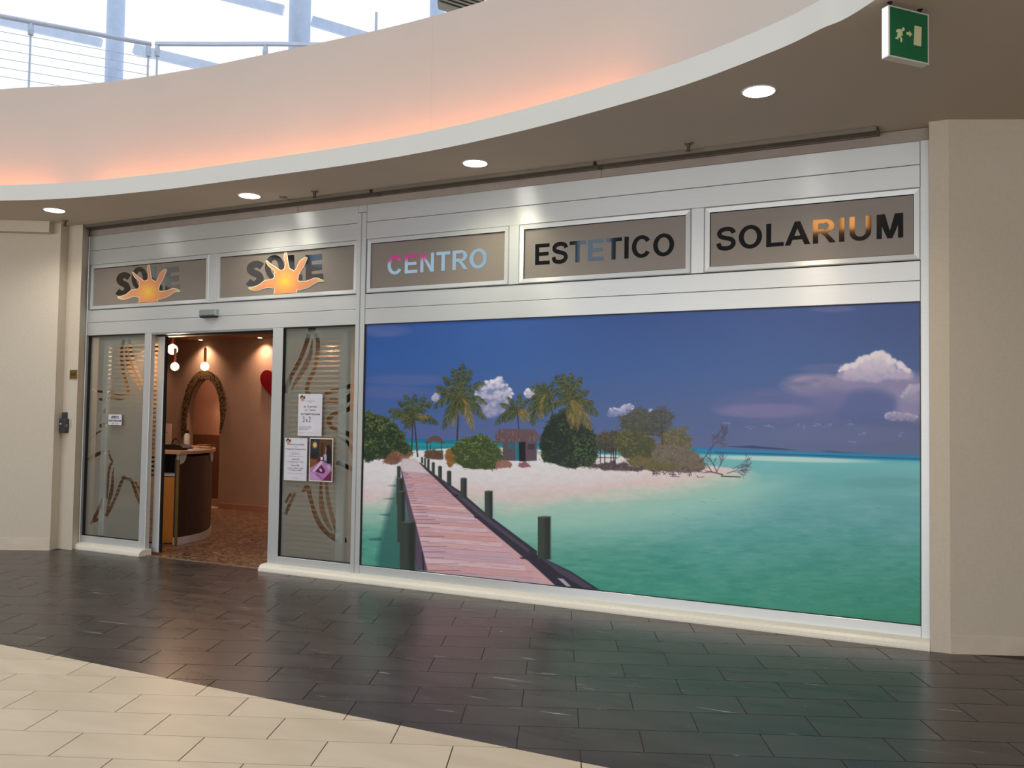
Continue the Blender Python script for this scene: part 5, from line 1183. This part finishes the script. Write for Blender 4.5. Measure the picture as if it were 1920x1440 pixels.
for k in range(8): t = k*math.pi/4; B().bar((-8.5+.11*math.cos(t), 1.42+.10*math.sin(t), 1.155), (-8.5+.088*math.cos(t), 1.42+.08*math.sin(t), 1.105), .003).build('wire', M_brass, tb)
o = B().box(-8.42, -8.3, 1.02, 1.2, 1.10, 1.115).build('paper_stack', M_paper, None, label='small stack of white papers on the desk corner', cat='papers')

# ================================================================== UPPER LEVEL
M_col = mat('pale_column', rgb(178, 196, 224), .4, .2)
def column(x, y, r, lab):
    o = empty('column', (x, y, 4.9), lab, 'column')
    B().lathe((x, y, 4.9), [(r, 0), (r, 11)], 28).build('shaft', M_col, o, smooth=True); B().lathe((x, y, 4.9), [(r*1.12, 0), (r*1.12, .12), (r, .14)], 28).build('collar', M_col, o)
column(-17.82, 7.3, .20, 'round steel column of the glazed roof behind the left handrail'); column(-11.92, 6.95, .215, 'round steel column of the glazed roof where the level handrail ends'); column(-10.45, 9.84, .17, 'round steel column of the glazed roof beside the louvred canopy')
M_beam = mat('blue_grey_beam', rgb(196, 212, 238), .5, .1)
def beam(a, b, w, lab):
    o = B().bar(a, b, .1, w).build('roof_beam', M_beam, None, label=lab, cat='beam'); return o
beam((-20.6, 3.7, 10.42), (-16.39, 5.82, 9.46), .17, 'sloping blue grey roof beam at the far left behind the handrail'); beam((-15.76, 6.15, 9.34), (-13.4, 7.35, 8.75), .20, 'sloping blue grey roof beam right of the left column')
beam((-14.9, 6.53, 10.75), (-12.9, 7.55, 10.22), .20, 'sloping blue grey roof beam left of the middle column'); beam((-12.35, 7.84, 10.0), (-10.6, 8.75, 9.45), .20, 'sloping blue grey roof beam right of the middle column')
o = B().tube([(-8.19, 4.42, 4.9), (-8.19, 4.42, 7.93)], .022, 8).build('thin_post', M_steel, None, label='thin upright rod above the parapet right of the columns', cat='post')
lc = empty('louvre_canopy', (-8.0, 6.7, 8.9), 'dark grey louvred canopy right of the third column', 'canopy')
for k in range(9):
    a = Vector((-8.36, 6.52, 9.53-.068*k)); b = Vector((-7.62, 6.90, 9.27-.0675*k)); B().bar(a, b, .25, .032).build('louvre', M_vent, lc)
B().bar((-8.34, 6.75, 9.75), (-7.5, 7.2, 9.5), .3, .3).build('fascia', M_vent, lc)
# handrails
def rail(name, pts, lab, posts, cables=None):
    o = empty(name, pts[0], lab, 'railing')
    B().tube(pts, .026, 10).build('handrail', M_steel, o)
    for p in posts:
        po = B().bar((p[0], p[1], 4.9), (p[0], p[1], p[2]-.14), .018, .014).build('post', M_steel, o)
        B().lathe((p[0], p[1], p[2]-.15), [(.03, 0), (.034, .05), (.022, .13)], 10).build('bracket', M_steel, po)
    if cables:
        a, b = cables
        for k in range(6):
            z = -.17-.1*k; B().tube([(a[0], a[1], a[2]+z), (b[0], b[1], b[2]+z)], .003, 6).build('cable', M_steel, o)
    return o
r0 = Vector((-9.43, -.85, 5.9)); r1 = Vector((-8.50, .39, 5.9)); rd = (r1-r0).normalized()
pL = r0+rd*(.55)
rail('handrail', [r0-rd*2.5, r1], 'steel handrail descending from the left edge to the first rail gap', [(r0+rd*.30)[:], (r1-rd*.03)[:]], (r0-rd*2.4, r1))
rail('handrail', [(-8.44, .40, 5.9), (-7.81, .70, 5.9), (-7.23, .96, 5.9), (-6.67, 1.24, 5.9), (-6.1, 1.35, 5.9)], 'level steel handrail passing in front of the middle column', [(-8.42, .41, 5.9), (-7.25, .95, 5.9)])
# overcast light over the roof is the world itself
